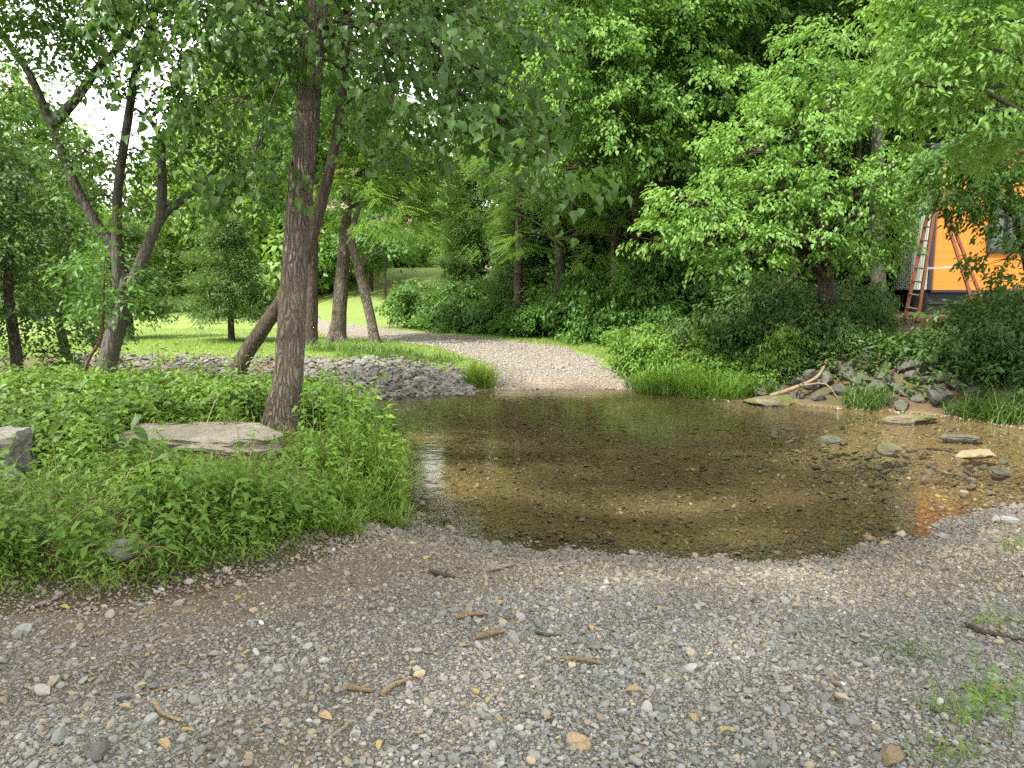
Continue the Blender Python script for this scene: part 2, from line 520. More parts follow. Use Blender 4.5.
def water_mat():
    m, t, n, l = mat('water')
    g = N(t, 'TexCoord')
    mp = N(t, 'Mapping'); mp.inputs['Scale'].default_value = (1, 1.6, 1); l.new(g.outputs['Object'], mp.inputs[0])
    a = N(t, 'Attribute', attribute_name='tint')         # riffle strength
    n1 = noise(t, 3.2, 3, .5, mp.outputs[0]); n2 = noise(t, 16, 3, .55, mp.outputs[0])
    b = N(t, 'Bump', Strength=.035, Distance=.12); l.new(n1, b.inputs['Height'])
    b2 = N(t, 'Bump', Distance=.02); l.new(n2, b2.inputs['Height']); l.new(b.outputs[0], b2.inputs['Normal'])
    ms = N(t, 'MapRange'); ms.inputs[3].default_value = .028; ms.inputs[4].default_value = .5; l.new(a.outputs['Fac'], ms.inputs[0])
    l.new(ms.outputs[0], b2.inputs['Strength'])
    fr = N(t, 'Fresnel', IOR=1.33); l.new(b2.outputs[0], fr.inputs['Normal'])
    tr = N(t, 'BsdfTransparent', Color=(.88, .86, .77, 1))
    gl = N(t, 'BsdfGlossy', Roughness=.012); l.new(b2.outputs[0], gl.inputs['Normal'])
    mx = N(t, 'MixShader'); l.new(fr.outputs[0], mx.inputs[0]); l.new(tr.outputs[0], mx.inputs[1]); l.new(gl.outputs[0], mx.inputs[2])
    o = N(t, 'OutputMaterial'); l.new(mx.outputs[0], o.inputs[0])
    return m

def stone_attr_mat(name, wet=0):
    m, t, n, l = mat(name)
    a = N(t, 'Attribute', attribute_name='stonecol'); g = N(t, 'TexCoord')
    c = mix(t, noise(t, 120, 4, .7, g.outputs['Object']), mix(t, .45, a.outputs['Color'], (.05, .05, .045)), mix(t, .25, a.outputs['Color'], (.6, .58, .54)))
    p = N(t, 'BsdfPrincipled', Roughness=.85 - .4 * wet); l.new(c, p.inputs['Base Color'])
    p.inputs['Specular IOR Level'].default_value = .25
    o = N(t, 'OutputMaterial'); l.new(p.outputs[0], o.inputs[0])
    return m

M = {}
M['ground'] = ground_mat()
M['water'] = water_mat()
GP = [(0, (.15, .152, .15)), (.25, (.20, .20, .195)), (.45, (.10, .10, .097)), (.6, (.26, .255, .24)), (.78, (.23, .19, .13)), (.9, (.34, .31, .25))]
M['gravel'] = gravel_mat('gravel', GP, 48, dirt=(.12, .102, .07), tan=(.19, .135, .075), dirt_amt=.8)
GR = [(0, (.26, .238, .20)), (.3, (.32, .295, .25)), (.5, (.20, .183, .15)), (.7, (.36, .33, .28)), (.88, (.25, .21, .16))]
M['road'] = gravel_mat('road_gravel', GR, 26, dirt=(.26, .215, .17), tan=(.34, .25, .17), dirt_amt=.5)
M['stones'] = stone_attr_mat('loose_stones')
M['wetstones'] = stone_attr_mat('wet_stones', 1)
M['lf_elder'] = leaf_mat('bright_leaves', (.072, .172, .026), (.19, .345, .07), .40)
M['lf_mid'] = leaf_mat('mid_leaves', (.046, .122, .022), (.115, .235, .045), .36)
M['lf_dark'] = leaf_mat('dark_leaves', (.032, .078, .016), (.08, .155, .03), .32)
M['lf_cotton'] = leaf_mat('heart_leaves', (.045, .11, .025), (.10, .19, .045), .48, rough=.42, spec=.45)
M['lf_far'] = leaf_mat('far_leaves', (.10, .2, .03), (.2, .33, .06), .38)
M['lf_cedar'] = leaf_mat('cedar_needles', (.055, .12, .025), (.13, .22, .05), .25)
M['lf_locust'] = leaf_mat('feathery_leaves', (.10, .21, .03), (.2, .35, .065), .42)
M['lf_weed'] = leaf_mat('weed_leaves', (.07, .16, .02), (.17, .30, .045), .36)
M['lf_grass'] = leaf_mat('grass_blades', (.09, .18, .022), (.21, .31, .05), .36)
M['lf_bank'] = leaf_mat('bank_grass', (.05, .11, .02), (.12, .2, .045), .3)
M['blossom'] = leaf_mat('blossom', (.50, .37, .30), (.58, .49, .41), .3)
M['bark'] = bark_mat('furrowed_bark', (.07, .058, .046), (.215, .182, .148), 11, 1.0)
M['bark_grey'] = bark_mat('grey_bark', (.05, .046, .04), (.115, .107, .092), 9, .5, moss=.3)
M['bark_dark'] = bark_mat('dark_bark', (.035, .028, .022), (.10, .082, .066), 10, .6)
M['rock'] = rock_mat('bank_rock', (.048, .046, .04), (.12, .116, .102), moss=(.075, .09, .03))
M['riprap'] = rock_mat('riprap_rock', (.07, .067, .059), (.155, .148, .132))
M['mossrock'] = rock_mat('mossy_rock', (.11, .09, .06), (.2, .17, .115), moss=(.09, .11, .02), wet=.4)
M['concrete'] = rock_mat('weathered_concrete', (.19, .165, .13), (.33, .295, .24), scale=9)
M['greyconcrete'] = rock_mat('grey_concrete', (.13, .12, .11), (.24, .225, .2), scale=11)
M['tan'] = rock_mat('tan_stone', (.22, .165, .095), (.33, .26, .155), scale=12)
M['white'] = rock_mat('white_stone', (.25, .25, .24), (.38, .37, .35), scale=12)
M['wood'] = bark_mat('driftwood', (.14, .10, .065), (.30, .23, .15), 22, .5)
M['palewood'] = bark_mat('bleached_driftwood', (.16, .13, .095), (.32, .275, .22), 22, .5)
M['yleaf'] = leaf_mat('fallen_yellow', (.34, .27, .08), (.42, .36, .12), .2)
M['bleaf'] = leaf_mat('fallen_brown', (.30, .2, .10), (.38, .28, .16), .15)
M['orange'] = plain('orange_paint', (.50, .172, .02), .55, nz=.06, scale=2)
M['black'] = plain('black_paint', (.018, .018, .02), .5)
M['greypanel'] = plain('grey_green_panel', (.46, .52, .44), .45, nz=.12, scale=3)
M['fibre'] = plain('orange_fibreglass', (.28, .085, .04), .5, nz=.1)
M['alu'] = plain('aluminium', (.62, .62, .62), .35, .8, nz=.08)
M['glass'] = plain('window_glass', (.03, .035, .035), .08, nz=.05, spec=.8)
M['whitepaint'] = plain('white_paint', (.78, .78, .76), .5)

# ------------------------------------------------------------------ the ground, one sheet to the horizon
def spaced(lo, a, b, hi, step, growth=1.10):
    mid = list(np.arange(a, b + 1e-6, step))
    s, up = step, []
    x = b
    while x < hi:
        s *= growth; x += s; up.append(x)
    s, dn = step, []
    x = a
    while x > lo:
        s *= growth; x -= s; dn.append(x)
    return np.array(dn[::-1] + mid + up)

gx = spaced(-500, -7, 10, 500, .10)
gy = spaced(-60, 1.6, 22, 700, .10)
X, Y = np.meshgrid(gx, gy)
Z = zt(X, Y, carve=True)
WD = wdist(X, Y)
FARM = is_far(X, Y)
wrm = smooth(0.0, 1.2, (X - 2.6) + (Y - 15) * 0.28 - 0.9)
ux = X / np.maximum(Y, 1)
lawn = np.where(FARM, (1 - wrm) * smooth(.5, 2.2, WD), 0.0)
lawn = np.where((Y > 24) & (ux < -.05), 1.0, lawn)
bedm = smooth(.12, -.12, WD)
rust = smooth(3.6, 6.2, X + .6 * wob(X, Y, 1.3)) * .8 + .4 * smooth(1.0, .2, np.abs(WD + .6)) * (~FARM)
gcol = np.stack([lawn, bedm, np.clip(rust, 0, 1)], -1).reshape(-1, 3)
ny_, nx_ = X.shape
ii = (np.arange(ny_ - 1)[:, None] * nx_ + np.arange(nx_ - 1)[None]).ravel()
gf = np.stack([ii, ii + 1, ii + 1 + nx_, ii + nx_], -1)
mb = MB(); mb.add(np.stack([X, Y, Z], -1).reshape(-1, 3), gf, .5, gcol)
struct(mb.build('ground', M['ground'], smooth_=True))

def sheet(name, poly, m, lift, xr, yr, step, edge_noise, tintf):
    xs = np.arange(xr[0], xr[1], step); ys = np.arange(yr[0], yr[1], step)
    A, B = np.meshgrid(xs, ys)
    e = seg_dist(A, B, poly + poly[:1]); ins = inside(A, B, poly)
    sd = np.where(ins, e, -e) + edge_noise * (wob(A, B, 2.4, 9) + .7 * wob(A, B, 9, 2))
    keep = sd > 0
    q = keep[:-1, :-1] & keep[1:, :-1] & keep[:-1, 1:] & keep[1:, 1:]
    iy, ix = np.nonzero(q)
    w = len(xs)
    f = np.stack([iy * w + ix, iy * w + ix + 1, (iy + 1) * w + ix + 1, (iy + 1) * w + ix], -1)
    used = np.unique(f); remap = np.full(A.size, -1); remap[used] = np.arange(len(used))
    Zs = zt(A, B) + np.where(sd > .15, lift, lift - .03 * (1 - np.clip(sd / .15, 0, 1)))
    v = np.stack([A, B, Zs], -1).reshape(-1, 3)[used]
    tv = tintf(A, B).ravel()[used]
    mb = MB(); mb.add(v, remap[f], tv)
    return struct(mb.build(name, m, smooth_=True))

sheet('gravel_shore', SHOREP, M['gravel'], .006, (-9, 12), (1.2, 7.2), .06, .07, lambda a, b: np.maximum(smooth(1.6, .2, wdist(a, b)), .8 * smooth(1.5, .4, seg_dist(a, b, VEG) + .3 * wob(a, b, 1.7)) * smooth(6.0, 4.6, b)) + .6 * smooth(.5, .08, wdist(a, b) + .1 * wob(a, b, 3)))
sheet('gravel_road', ROADP, M['road'], .010, (-19, 4), (13, 60), .10, .14, lambda a, b: smooth(1.2, .0, wdist(a, b)))

# water
wx = spaced(-60, -6, 10, 60, .25, 1.2); wy = np.arange(2, 22, .25)
A, B = np.meshgrid(wx, wy)
near = wdist(A, B) < .9
q = near[:-1, :-1] & near[1:, :-1] & near[:-1, 1:] & near[1:, 1:]
iy, ix = np.nonzero(q); w = len(wx)
f = np.stack([iy * w + ix, iy * w + ix + 1, (iy + 1) * w + ix + 1, (iy + 1) * w + ix], -1)
used = np.unique(f); remap = np.full(A.size, -1); remap[used] = np.arange(len(used))
mb = MB(); mb.add(np.stack([A, B, 0 * A], -1).reshape(-1, 3)[used], remap[f], smooth(3.2, 5.5, A.ravel()[used] + .3 * (B.ravel()[used] - 8)))
struct(mb.build('water', M['water'], smooth_=True))

# ------------------------------------------------------------------ stones
def ico(sub):
    import bmesh
    b = bmesh.new(); bmesh.ops.create_icosphere(b, subdivisions=sub, radius=1)
    v = np.array([q.co[:] for q in b.verts]); f = np.array([[k.index for k in q.verts] for q in b.faces]); b.free()
    return v, f
ICO = {k: ico(k) for k in (1, 2, 3, 4)}

def stone_shape(sub, r, cuts=9, flat=.6, lo=.55, hi=.85):
    v, f = ICO[sub]; v = v.copy()
    for _ in range(cuts):
        n = r.normal(size=3); n /= np.linalg.norm(n)
        d = r.uniform(lo, hi); s = np.maximum(0, v @ n - d)
        v -= s[:, None] * n
    v *= np.array([1, r.uniform(.6, .95), flat * r.uniform(.75, 1.2)])
    v += r.normal(size=v.shape) * .02
    return v, f

PAL = np.array([(.205, .20, .195), (.27, .265, .255), (.15, .148, .145), (.35, .335, .31), (.24, .22, .19), (.44, .42, .385), (.34, .26, .155), (.20, .14, .09), (.44, .34, .19), (.6, .59, .56)])
W_GREY = np.array([.20, .20, .15, .12, .14, .03, .075, .06, .02, .005]); W_TAN = np.array([.06, .08, .06, .12, .12, .06, .21, .13, .14, .02])

def stone_field(name, m, pos, size, tanw, label, cat, sink=.25, dim=1.0):
    r = np.random.default_rng(len(pos) + 5)
    mb = MB()
    big = size > .022
    for sub, sel in ((1, ~big), (2, big)):
        ids = np.nonzero(sel)[0]
        if not len(ids): continue
        T = [stone_shape(sub, r, 6 if sub == 1 else 9, .6) for _ in range(40)]
        tv = np.stack([a for a, b in T]); tf = T[0][1]
        k = r.integers(0, 40, len(ids)); n = len(ids)
        v = tv[k] * (size[ids] * .5)[:, None, None]
        a = r.uniform(0, 6.283, n); ca, sa = np.cos(a), np.sin(a)
        tl = r.normal(0, .25, (n, 2))
        vx = v[:, :, 0] * ca[:, None] - v[:, :, 1] * sa[:, None]
        vy = v[:, :, 0] * sa[:, None] + v[:, :, 1] * ca[:, None]
        vz = v[:, :, 2] + vx * tl[:, :1] + vy * tl[:, 1:]
        v = np.stack([vx, vy, vz], -1) + pos[ids][:, None, :]
        v[:, :, 2] += (size[ids] * .5 * (.6 - sink * 2 * .6))[:, None]
        cdf_g, cdf_t = np.cumsum(W_GREY) / W_GREY.sum(), np.cumsum(W_TAN) / W_TAN.sum()
        u = r.uniform(size=n)
        pick = np.where(r.uniform(size=n) < tanw[ids], np.searchsorted(cdf_t, u), np.searchsorted(cdf_g, u))
        c = PAL[np.clip(pick, 0, 9)] * r.uniform(.65, 1.25, (n, 1)) * (dim[ids] if np.ndim(dim) == 2 else dim)
        nv = tv.shape[1]
        f = (tf[None] + (np.arange(n) * nv)[:, None, None]).reshape(-1, 3)
        mb.add(v.reshape(-1, 3), f, .5, np.repeat(c, nv, 0))
    o = mb.build(name, m)
    return tag(o, label, cat, kind='stuff')

def in_frame(x, y, z, mx=40, my=60):
    c, s = math.cos(PITCH), math.sin(PITCH)
    dep = y * c - (z - H) * s
    px = 512 + F * x / np.maximum(dep, .1); py = 384 - F * (y * s + (z - H) * c) / np.maximum(dep, .1)
    return (px > -mx) & (px < 1024 + mx) & (py < 768 + my) & (dep > .3), px, py

r = np.random.default_rng(11)
n = 420000
sx, sy = r.uniform(-5.5, 6.5, n), r.uniform(1.7, 7.2, n) 
sz = zt(sx, sy)
ok, spx, spy = in_frame(sx, sy, sz)
vin = inside(sx, sy, VEGP); ved = seg_dist(sx, sy, VEG)
wd = wdist(sx, sy)
ok &= (~vin | (ved < .25)) & (wd > -.8) & ~is_far(sx, sy) & (r.uniform(size=n) < np.where(wd < -.1, .5 * smooth(-.8, -.1, wd) * np.where(sx > 2.6, .2, 1) + .05, 1))
# bare dirt along the left edge and in wheel tracks
dirt = smooth(1.5, .4, ved + .3 * wob(sx, sy, 1.7)) * smooth(6.0, 4.6, sy) + .5 * smooth(.25, .8, wob(sx, sy, 1.1, 4))
ok &= r.uniform(size=n) > .6 * dirt
sx, sy, sz, wd = sx[ok], sy[ok], sz[ok], wd[ok]; dirt = dirt[ok]
size = np.clip(r.lognormal(math.log(.0122), .52, len(sx)), .006, .07)
size *= np.where(sy > 5, 1.15, 1)
shorew = smooth(1.7, .5, wd + .35 * wob(sx, sy, 1.4, 2))
tanw = np.clip(shorew * .9 + .04 + .45 * dirt, 0, 1)
tone = (.86 + .13 * wob(sx, sy, 1.7, 13)) * (1 - .12 * shorew) * (1 - .15 * dirt)
brown = np.clip(.8 * dirt + .7 * shorew, 0, 1)[:, None]
stone_field('gravel', M['stones'], np.stack([sx, sy, sz + .004], -1), size, tanw, 'loose grey and tan gravel covering the near shore', 'gravel', dim=(np.array([.96, 1.01, 1.02]) * (1 - brown) + np.array([1.03, .96, .84]) * brown) * (tone * (.45 + .55 * smooth(.06, .6, wd + .12 * wob(sx, sy, 3))))[:, None])

n = 45000
sx, sy = r.uniform(-2.2, 9, n), r.uniform(5, 14.5, n); wd = wdist(sx, sy)
ok = (wd < -.05); ok &= in_frame(sx, sy, 0 * sx)[0]
dens = np.where(sx > 3.5, 1.0, .55); ok &= r.uniform(size=n) < dens
sx, sy = sx[ok], sy[ok]; sz = zt(sx, sy)
size = np.clip(r.lognormal(math.log(.028), .45, len(sx)), .012, .10)
PAL_keep = PAL.copy()
PAL[:] = np.array([(.09, .075, .042), (.12, .1, .055), (.06, .05, .03), (.16, .13, .07), (.10, .085, .05), (.2, .17, .1), (.2, .15, .065), (.13, .085, .04), (.32, .27, .14), (.42, .38, .24)])
stone_field('streambed_pebbles', M['wetstones'], np.stack([sx, sy, sz], -1), size, np.full(len(sx), .45), 'brown pebbles lying on the bed of the shallow stream', 'pebbles', dim=1.35)
PAL[:] = PAL_keep

n = 420
t_ = r.uniform(0, 1, n); bx = np.interp(t_, [0, .35, .7, 1], [3.6, 4.5, 4.9, 6.2]); by = np.interp(t_, [0, .35, .7, 1], [11.0, 9.0, 7.4, 6.9])
sx, sy = bx + r.normal(0, .55, n), by + r.normal(0, .6, n)
ok = wdist(sx, sy) < .1; sx, sy = sx[ok], sy[ok]
size = np.clip(r.lognormal(math.log(.06), .5, len(sx)), .03, .16)
stone_field('riffle_stones', M['wetstones'], np.stack([sx, sy, np.maximum(zt(sx, sy), -.085)], -1), size, np.full(len(sx), .75), 'wet stones breaking the shallow riffle on the right', 'stones', dim=.42)
n = 9000
sx, sy = r.uniform(-4, 3.5, n), r.uniform(14.6, 23, n)
ok = inside(sx, sy, ROADP); sx, sy = sx[ok], sy[ok]
size = np.clip(r.lognormal(math.log(.036), .35, len(sx)), .02, .08)
PAL[:] = PAL * .6 + np.array([.11, .097, .072]); 
stone_field('road_stones', M['stones'], np.stack([sx, sy, zt(sx, sy) + .01], -1), size, np.full(len(sx), .3), 'pale crushed stone on the road climbing out of the ford', 'gravel')
PAL[:] = PAL_keep

# ------------------------------------------------------------------ foliage
def rot_frames(axis, up):
    a = axis / (np.linalg.norm(axis, axis=-1, keepdims=True) + 1e-9)
    s = np.cross(up, a); s /= np.linalg.norm(s, axis=-1, keepdims=True) + 1e-9
    n_ = np.cross(a, s)
    return a, s, n_

def leaf_geo(c, axis, up, L, Wd, shape='kite', fold=.25, droop=.15):
    """c, axis, up: (n,3); returns verts (n,k,3) and faces of one leaf"""
    a, s, n_ = rot_frames(axis, up)
    L = np.asarray(L)[:, None]; Wd = np.asarray(Wd)[:, None]
    if shape == 'kite':
        v = np.stack([c, c + a * L * .42 + s * Wd * .5 + n_ * Wd * fold, c + a * L - n_ * L * droop, c + a * L * .42 - s * Wd * .5 + n_ * Wd * fold], 1)
        return v, np.array([[0, 1, 2, 3]])
    if shape == 'hex':
        m1 = c + a * L * .22; m2 = c + a * L * .62 - n_ * L * droop * .4
        v = np.stack([c, m1 + s * Wd * .42 + n_ * Wd * fold, m2 + s * Wd * .36 + n_ * Wd * fold * .8, c + a * L - n_ * L * droop,
                      m2 - s * Wd * .36 + n_ * Wd * fold * .8, m1 - s * Wd * .42 + n_ * Wd * fold, m1, m2], 1)
        return v, [[0, 1, 6], [0, 6, 5], [6, 1, 2, 7], [5, 6, 7, 4], [7, 2, 3], [4, 7, 3]]
    if shape == 'heart':
        m1 = c + a * L * .12; m2 = c + a * L * .5
        v = np.stack([c, m1 + s * Wd * .46 + n_ * Wd * fold * .7, m2 + s * Wd * .36 + n_ * Wd * fold, c + a * L - n_ * L * droop,
                      m2 - s * Wd * .36 + n_ * Wd * fold, m1 - s * Wd * .46 + n_ * Wd * fold * .7, m1, m2], 1)
        return v, [[0, 1, 6], [0, 6, 5], [6, 1, 2, 7], [5, 6, 7, 4], [7, 2, 3], [4, 7, 3]]
    if shape == 'blade':
        p1 = c + a * L * .4 + n_ * L * .0; p2 = c + a * L * .75 - n_ * L * droop * .45; p3 = c + a * L - n_ * L * droop
        v = np.stack([c - s * Wd * .4, c + s * Wd * .4, p1 + s * Wd * .5, p2 + s * Wd * .35, p3, p2 - s * Wd * .35, p1 - s * Wd * .5], 1)
        return v, [[0, 1, 2, 6], [6, 2, 3, 5], [5, 3, 4]]

def spray(n, rad, r, L=.10, W=.055, shape='kite', twigs=5, spread=75, droop=.25, leafdroop=.5, thick=.10, upj=.45):
    """a flat fan of leaves along a few twigs; outward +X, up +Z"""
    tw = r.uniform(-R(spread), R(spread), twigs)
    k = r.integers(0, twigs, n); t = r.uniform(.08, 1, n) ** .7
    ang = tw[k] + r.normal(0, .12, n)
    ln = rad * (1 - .35 * np.abs(ang) / 1.6)
    p = np.stack([np.cos(ang) * ln * t, np.sin(ang) * ln * t, -droop * rad * t ** 2 + r.normal(0, thick, n) * rad], -1)
    la = ang + r.choice([-1, 1], n) * r.uniform(.2, 1.1, n)
    ax = np.stack([np.cos(la), np.sin(la), -np.abs(r.normal(leafdroop, .3, n))], -1)
    up = np.stack([r.normal(0, upj, n), r.normal(0, upj, n), np.ones(n)], -1)
    sz = r.uniform(.65, 1.25, n)
    v, f = leaf_geo(p, ax, up, L * sz, W * sz, shape, r.uniform(.05, .3), .15)
    return v, f, r.uniform(0, 1, n)

def pinnate(n_rachis, rad, r, L=.07, W=.022):
    """feathery compound leaves"""
    P_, A_, U_ = [], [], []
    for _ in range(n_rachis):
        a0 = r.uniform(-R(70), R(70)); st = np.array([r.uniform(0, .5) * rad, 0, r.normal(0, .1) * rad])
        d = np.array([math.cos(a0), math.sin(a0), -.35]); s = np.array([-math.sin(a0), math.cos(a0), 0])
        for j in range(9):
            t = (j + 1) / 9 * rad * .55
            for sg in (-1, 1):
                P_.append(st + d * t + np.array([0, 0, -.3 * t * t / rad])); A_.append(d * .45 + s * sg + np.array([0, 0, -.25])); U_.append(np.array([r.normal(0, .2), r.normal(0, .2), 1]))
    P_, A_, U_ = map(np.array, (P_, A_, U_)); n = len(P_)
    v, f = leaf_geo(P_, A_, U_, np.full(n, L), np.full(n, W), 'kite', .1, .1)
    return v, f, np.repeat(r.uniform(0, 1, n_rachis), 18)

def scatter_sprays(mb, T, pos, out, scale, r, tilt=.2, tintvar=.3, loc=None):
    """T: spray templates with equal leaf counts; pos (S,3); out (S,3) outward"""
    S = len(pos)
    tv = np.stack([t[0].reshape(-1, 3) for t in T]); f0 = T[0][1]; tt = np.stack([t[2] for t in T])
    nl = T[0][0].shape[0]; kv = T[0][0].shape[1]
    o = out.copy(); o[:, 2] += r.normal(0, tilt, S)
    a, s, n_ = rot_frames(o, np.stack([r.normal(0, tilt, S), r.normal(0, tilt, S), np.ones(S)], -1))
    k = r.integers(0, len(T), S)
    v = tv[k] * np.asarray(scale)[:, None, None]
    w = v[:, :, :1] * a[:, None] + v[:, :, 1:2] * s[:, None] + v[:, :, 2:] * n_[:, None] + pos[:, None]
    base = np.arange(S * nl) * kv
    tint = np.clip(tt[k] * (1 - tintvar) + r.uniform(0, 1, S)[:, None] * tintvar, 0, 1)
    tint = np.repeat(tint.reshape(-1), kv)
    V = w.reshape(-1, 3)
    if isinstance(f0, np.ndarray):
        mb.add(V, (f0[None] + base[:, None, None]).reshape(-1, f0.shape[1]), tint)
    else:
        first = True
        n0 = mb.n
        mb.v.append(V); mb.a.append(tint); mb.n += len(V)
        for kk in (3, 4):
            ff = np.array([q for q in f0 if len(q) == kk])
            if len(ff):
                mb.f.append((ff[None] + base[:, None, None]).reshape(-1, kk) + n0)

TR = np.random.default_rng(21)
SP = {
    'elder': [spray(46, .62, TR, .115, .062, 'kite', 6, 80, .35, .75) for _ in range(10)],
    'mid': [spray(44, .62, TR, .12, .07, 'kite', 6, 85, .25, .5) for _ in range(10)],
    'near': [spray(34, .55, TR, .10, .055, 'hex', 5, 75, .30, .65) for _ in range(10)],
    'cotton': [spray(26, .55, TR, .095, .085, 'heart', 5, 70, .45, 1.5, .12, .9) for _ in range(10)],
    'fork': [spray(40, .6, TR, .085, .05, 'hex', 6, 80, .2, .4) for _ in range(10)],
    'far': [spray(30, 1.3, TR, .34, .22, 'kite', 6, 100, .35, .6, .18, .6) for _ in range(10)],
    'back': [spray(34, .9, TR, .2, .13, 'kite', 6, 95, .3, .6, .15, .5) for _ in range(10)],
    'locust': [pinnate(8, .75, TR) for _ in range(8)],
    'cedar': [spray(60, .55, TR, .10, .028, 'kite', 9, 60, .1, .1, .12, .8) for _ in range(8)],
}

def lobes_px(*L):
    """(px, py, distance, rx px, ry px[, depth m]) -> world ellipsoids"""
    out = []
    for l in L:
        c = Q(l[0], l[1], l[2]); k = l[2] / F
        out.append((c, np.array([l[3] * k, (l[5] if len(l) > 5 else l[3] * k), l[4] * k])))
    return out

def fill_lobes(mb, T, lobes, per_m2, r, axis_xy, scale=(.75, 1.2), inner=.45, zmin=-.75, tilt=.22, tintvar=.35, n_ends=7):
    ends = []
    for c, rad in lobes:
        area = 4 * math.pi * (((rad[0] * rad[1]) ** 1.6 + (rad[0] * rad[2]) ** 1.6 + (rad[1] * rad[2]) ** 1.6) / 3) ** (1 / 1.6)
        n = max(12, int(area * per_m2))
        u = r.normal(size=(n * 2, 3)); u /= np.linalg.norm(u, axis=1)[:, None]
        u = u[u[:, 2] > zmin][:n]; n = len(u)
        rr = inner + (1.05 - inner) * r.uniform(0, 1, n) ** .55
        # uneven outline: clumps
        bump = 1 + .16 * np.sin(u[:, 0] * 4.1 + c[0]) * np.sin(u[:, 1] * 3.7 + c[1]) + .12 * np.sin(u[:, 2] * 6 + c[2] * 2 + u[:, 0] * 3)
        p = c + u * rad * (rr * bump)[:, None]
        gap = wob(p[:, 0] * 1.0 + p[:, 2] * .7, p[:, 1] + p[:, 2], 1.5, int(abs(c[0]) * 3) % 12)
        keep = gap > -.55
        p, u = p[keep], u[keep]; n = len(p)
        out = u.copy(); out[:, 2] = out[:, 2] * .25 - .05
        tx = p[:, :2] - np.asarray(axis_xy); out[:, :2] += .5 * tx / (np.linalg.norm(tx, axis=1)[:, None] + .3)
        out += r.normal(0, .35, (n, 3)) * np.array([1, 1, .3])
        scatter_sprays(mb, T, p, out, r.uniform(*scale, n), r, tilt, tintvar)
        ends.append(p[:: max(1, n // n_ends)][:n_ends])
    return ends

def limbs(mb, trunk_pts, trunk_rad, lobes, ends, r, k=1.0, start_min=.35):
    tp = np.asarray(trunk_pts, float)
    seg = np.linspace(0, len(tp) - 1, 60)
    dense = np.stack([np.interp(seg, range(len(tp)), tp[:, i]) for i in range(3)], -1)
    drad = np.interp(seg, range(len(tp)), trunk_rad)
    for (c, rad), es in zip(lobes, ends):
        ok = np.arange(60) > 60 * start_min
        cost = np.linalg.norm(dense - c, axis=1) + np.where(dense[:, 2] > c[2] - .2 * np.linalg.norm((dense - c)[:, :2], axis=1), 2.5, 0) + np.where(ok, 0, 50)
        i = int(np.argmin(cost)); a = dense[i]; L = np.linalg.norm(c - a)
        if L < .3: continue
        r0 = min(drad[i] * .6, .02 + .022 * L) * k
        mid = a * .5 + c * .5 + np.array([r.normal(0, .06), r.normal(0, .06), .10]) * L
        tube(mb, [a, a * .75 + mid * .25 + r.normal(0, .02, 3) * L, mid, c], [r0, r0 * .85, r0 * .65, r0 * .35], 8, .06, 4, r=r)
        for e in es:
            b = mid * .4 + c * .6
            m2 = b * .5 + e * .5 + r.normal(0, .06, 3) * np.linalg.norm(e - b)
            tube(mb, [b, m2, e], [r0 * .35, r0 * .22, r0 * .06], 5, 0, 3, r=r)

def tree(name, label, base, trunks, lobes, T, leaf, bark, per_m2, r, group=None, extra=None, inner=.45, zmin=-.75, scale=(.75, 1.2), sides=14, sub=5, rough=.1, tilt=.22, limb_k=1.0, limb_idx=None, cat='tree', start_min=.35, flare=True, n_ends=7):
    base = np.asarray(base, float)
    root = empty(name, base, label, cat, group)
    tb = MB()
    for tp, tr in trunks:
        tube(tb, tp, tr, sides, rough, sub, r=r)
    if flare:                                # root flare sunk into the soil
        tr0 = trunks[0][1][0]
        for k in range(6):
            a = k * 1.05 + r.uniform(-.3, .3); d = np.array([math.cos(a), math.sin(a), 0])
            b0 = np.asarray(trunks[0][0][0])
            tube(tb, [b0 + d * tr0 * .35 + [0, 0, tr0 * 1.6], b0 + d * tr0 * 1.0 + [0, 0, tr0 * .45], b0 + d * tr0 * 1.9 + [0, 0, -.12]], [tr0 * .34, tr0 * .34, tr0 * .12], 7, .05, 3, r=r)
    cb = MB()
    ends = fill_lobes(cb, T, lobes, per_m2, r, base[:2], scale, inner, zmin, tilt, n_ends=n_ends)
    if lobes:
        src = trunks[limb_idx] if limb_idx is not None else None
        for j, (lb, es) in enumerate(zip(lobes, ends)):
            if src is None:                  # nearest trunk
                best = min(trunks, key=lambda t: np.min(np.linalg.norm(np.asarray(t[0]) - lb[0], axis=1)))
            else: best = src
            limbs(tb, best[0], best[1], [lb], [es], r, limb_k, start_min)
    tb.build('trunk', bark, root, base, smooth_=True)
    if lobes:
        cb.build('crown', leaf, root, base, smooth_=True)
    if extra: extra(root, base)
    return root

def gz(x, y): return float(zt(x, y))
def ground_at(px, d):
    x = (px - 512) / F * d * 1.0
    return np.array([x, d, gz(x, d)])

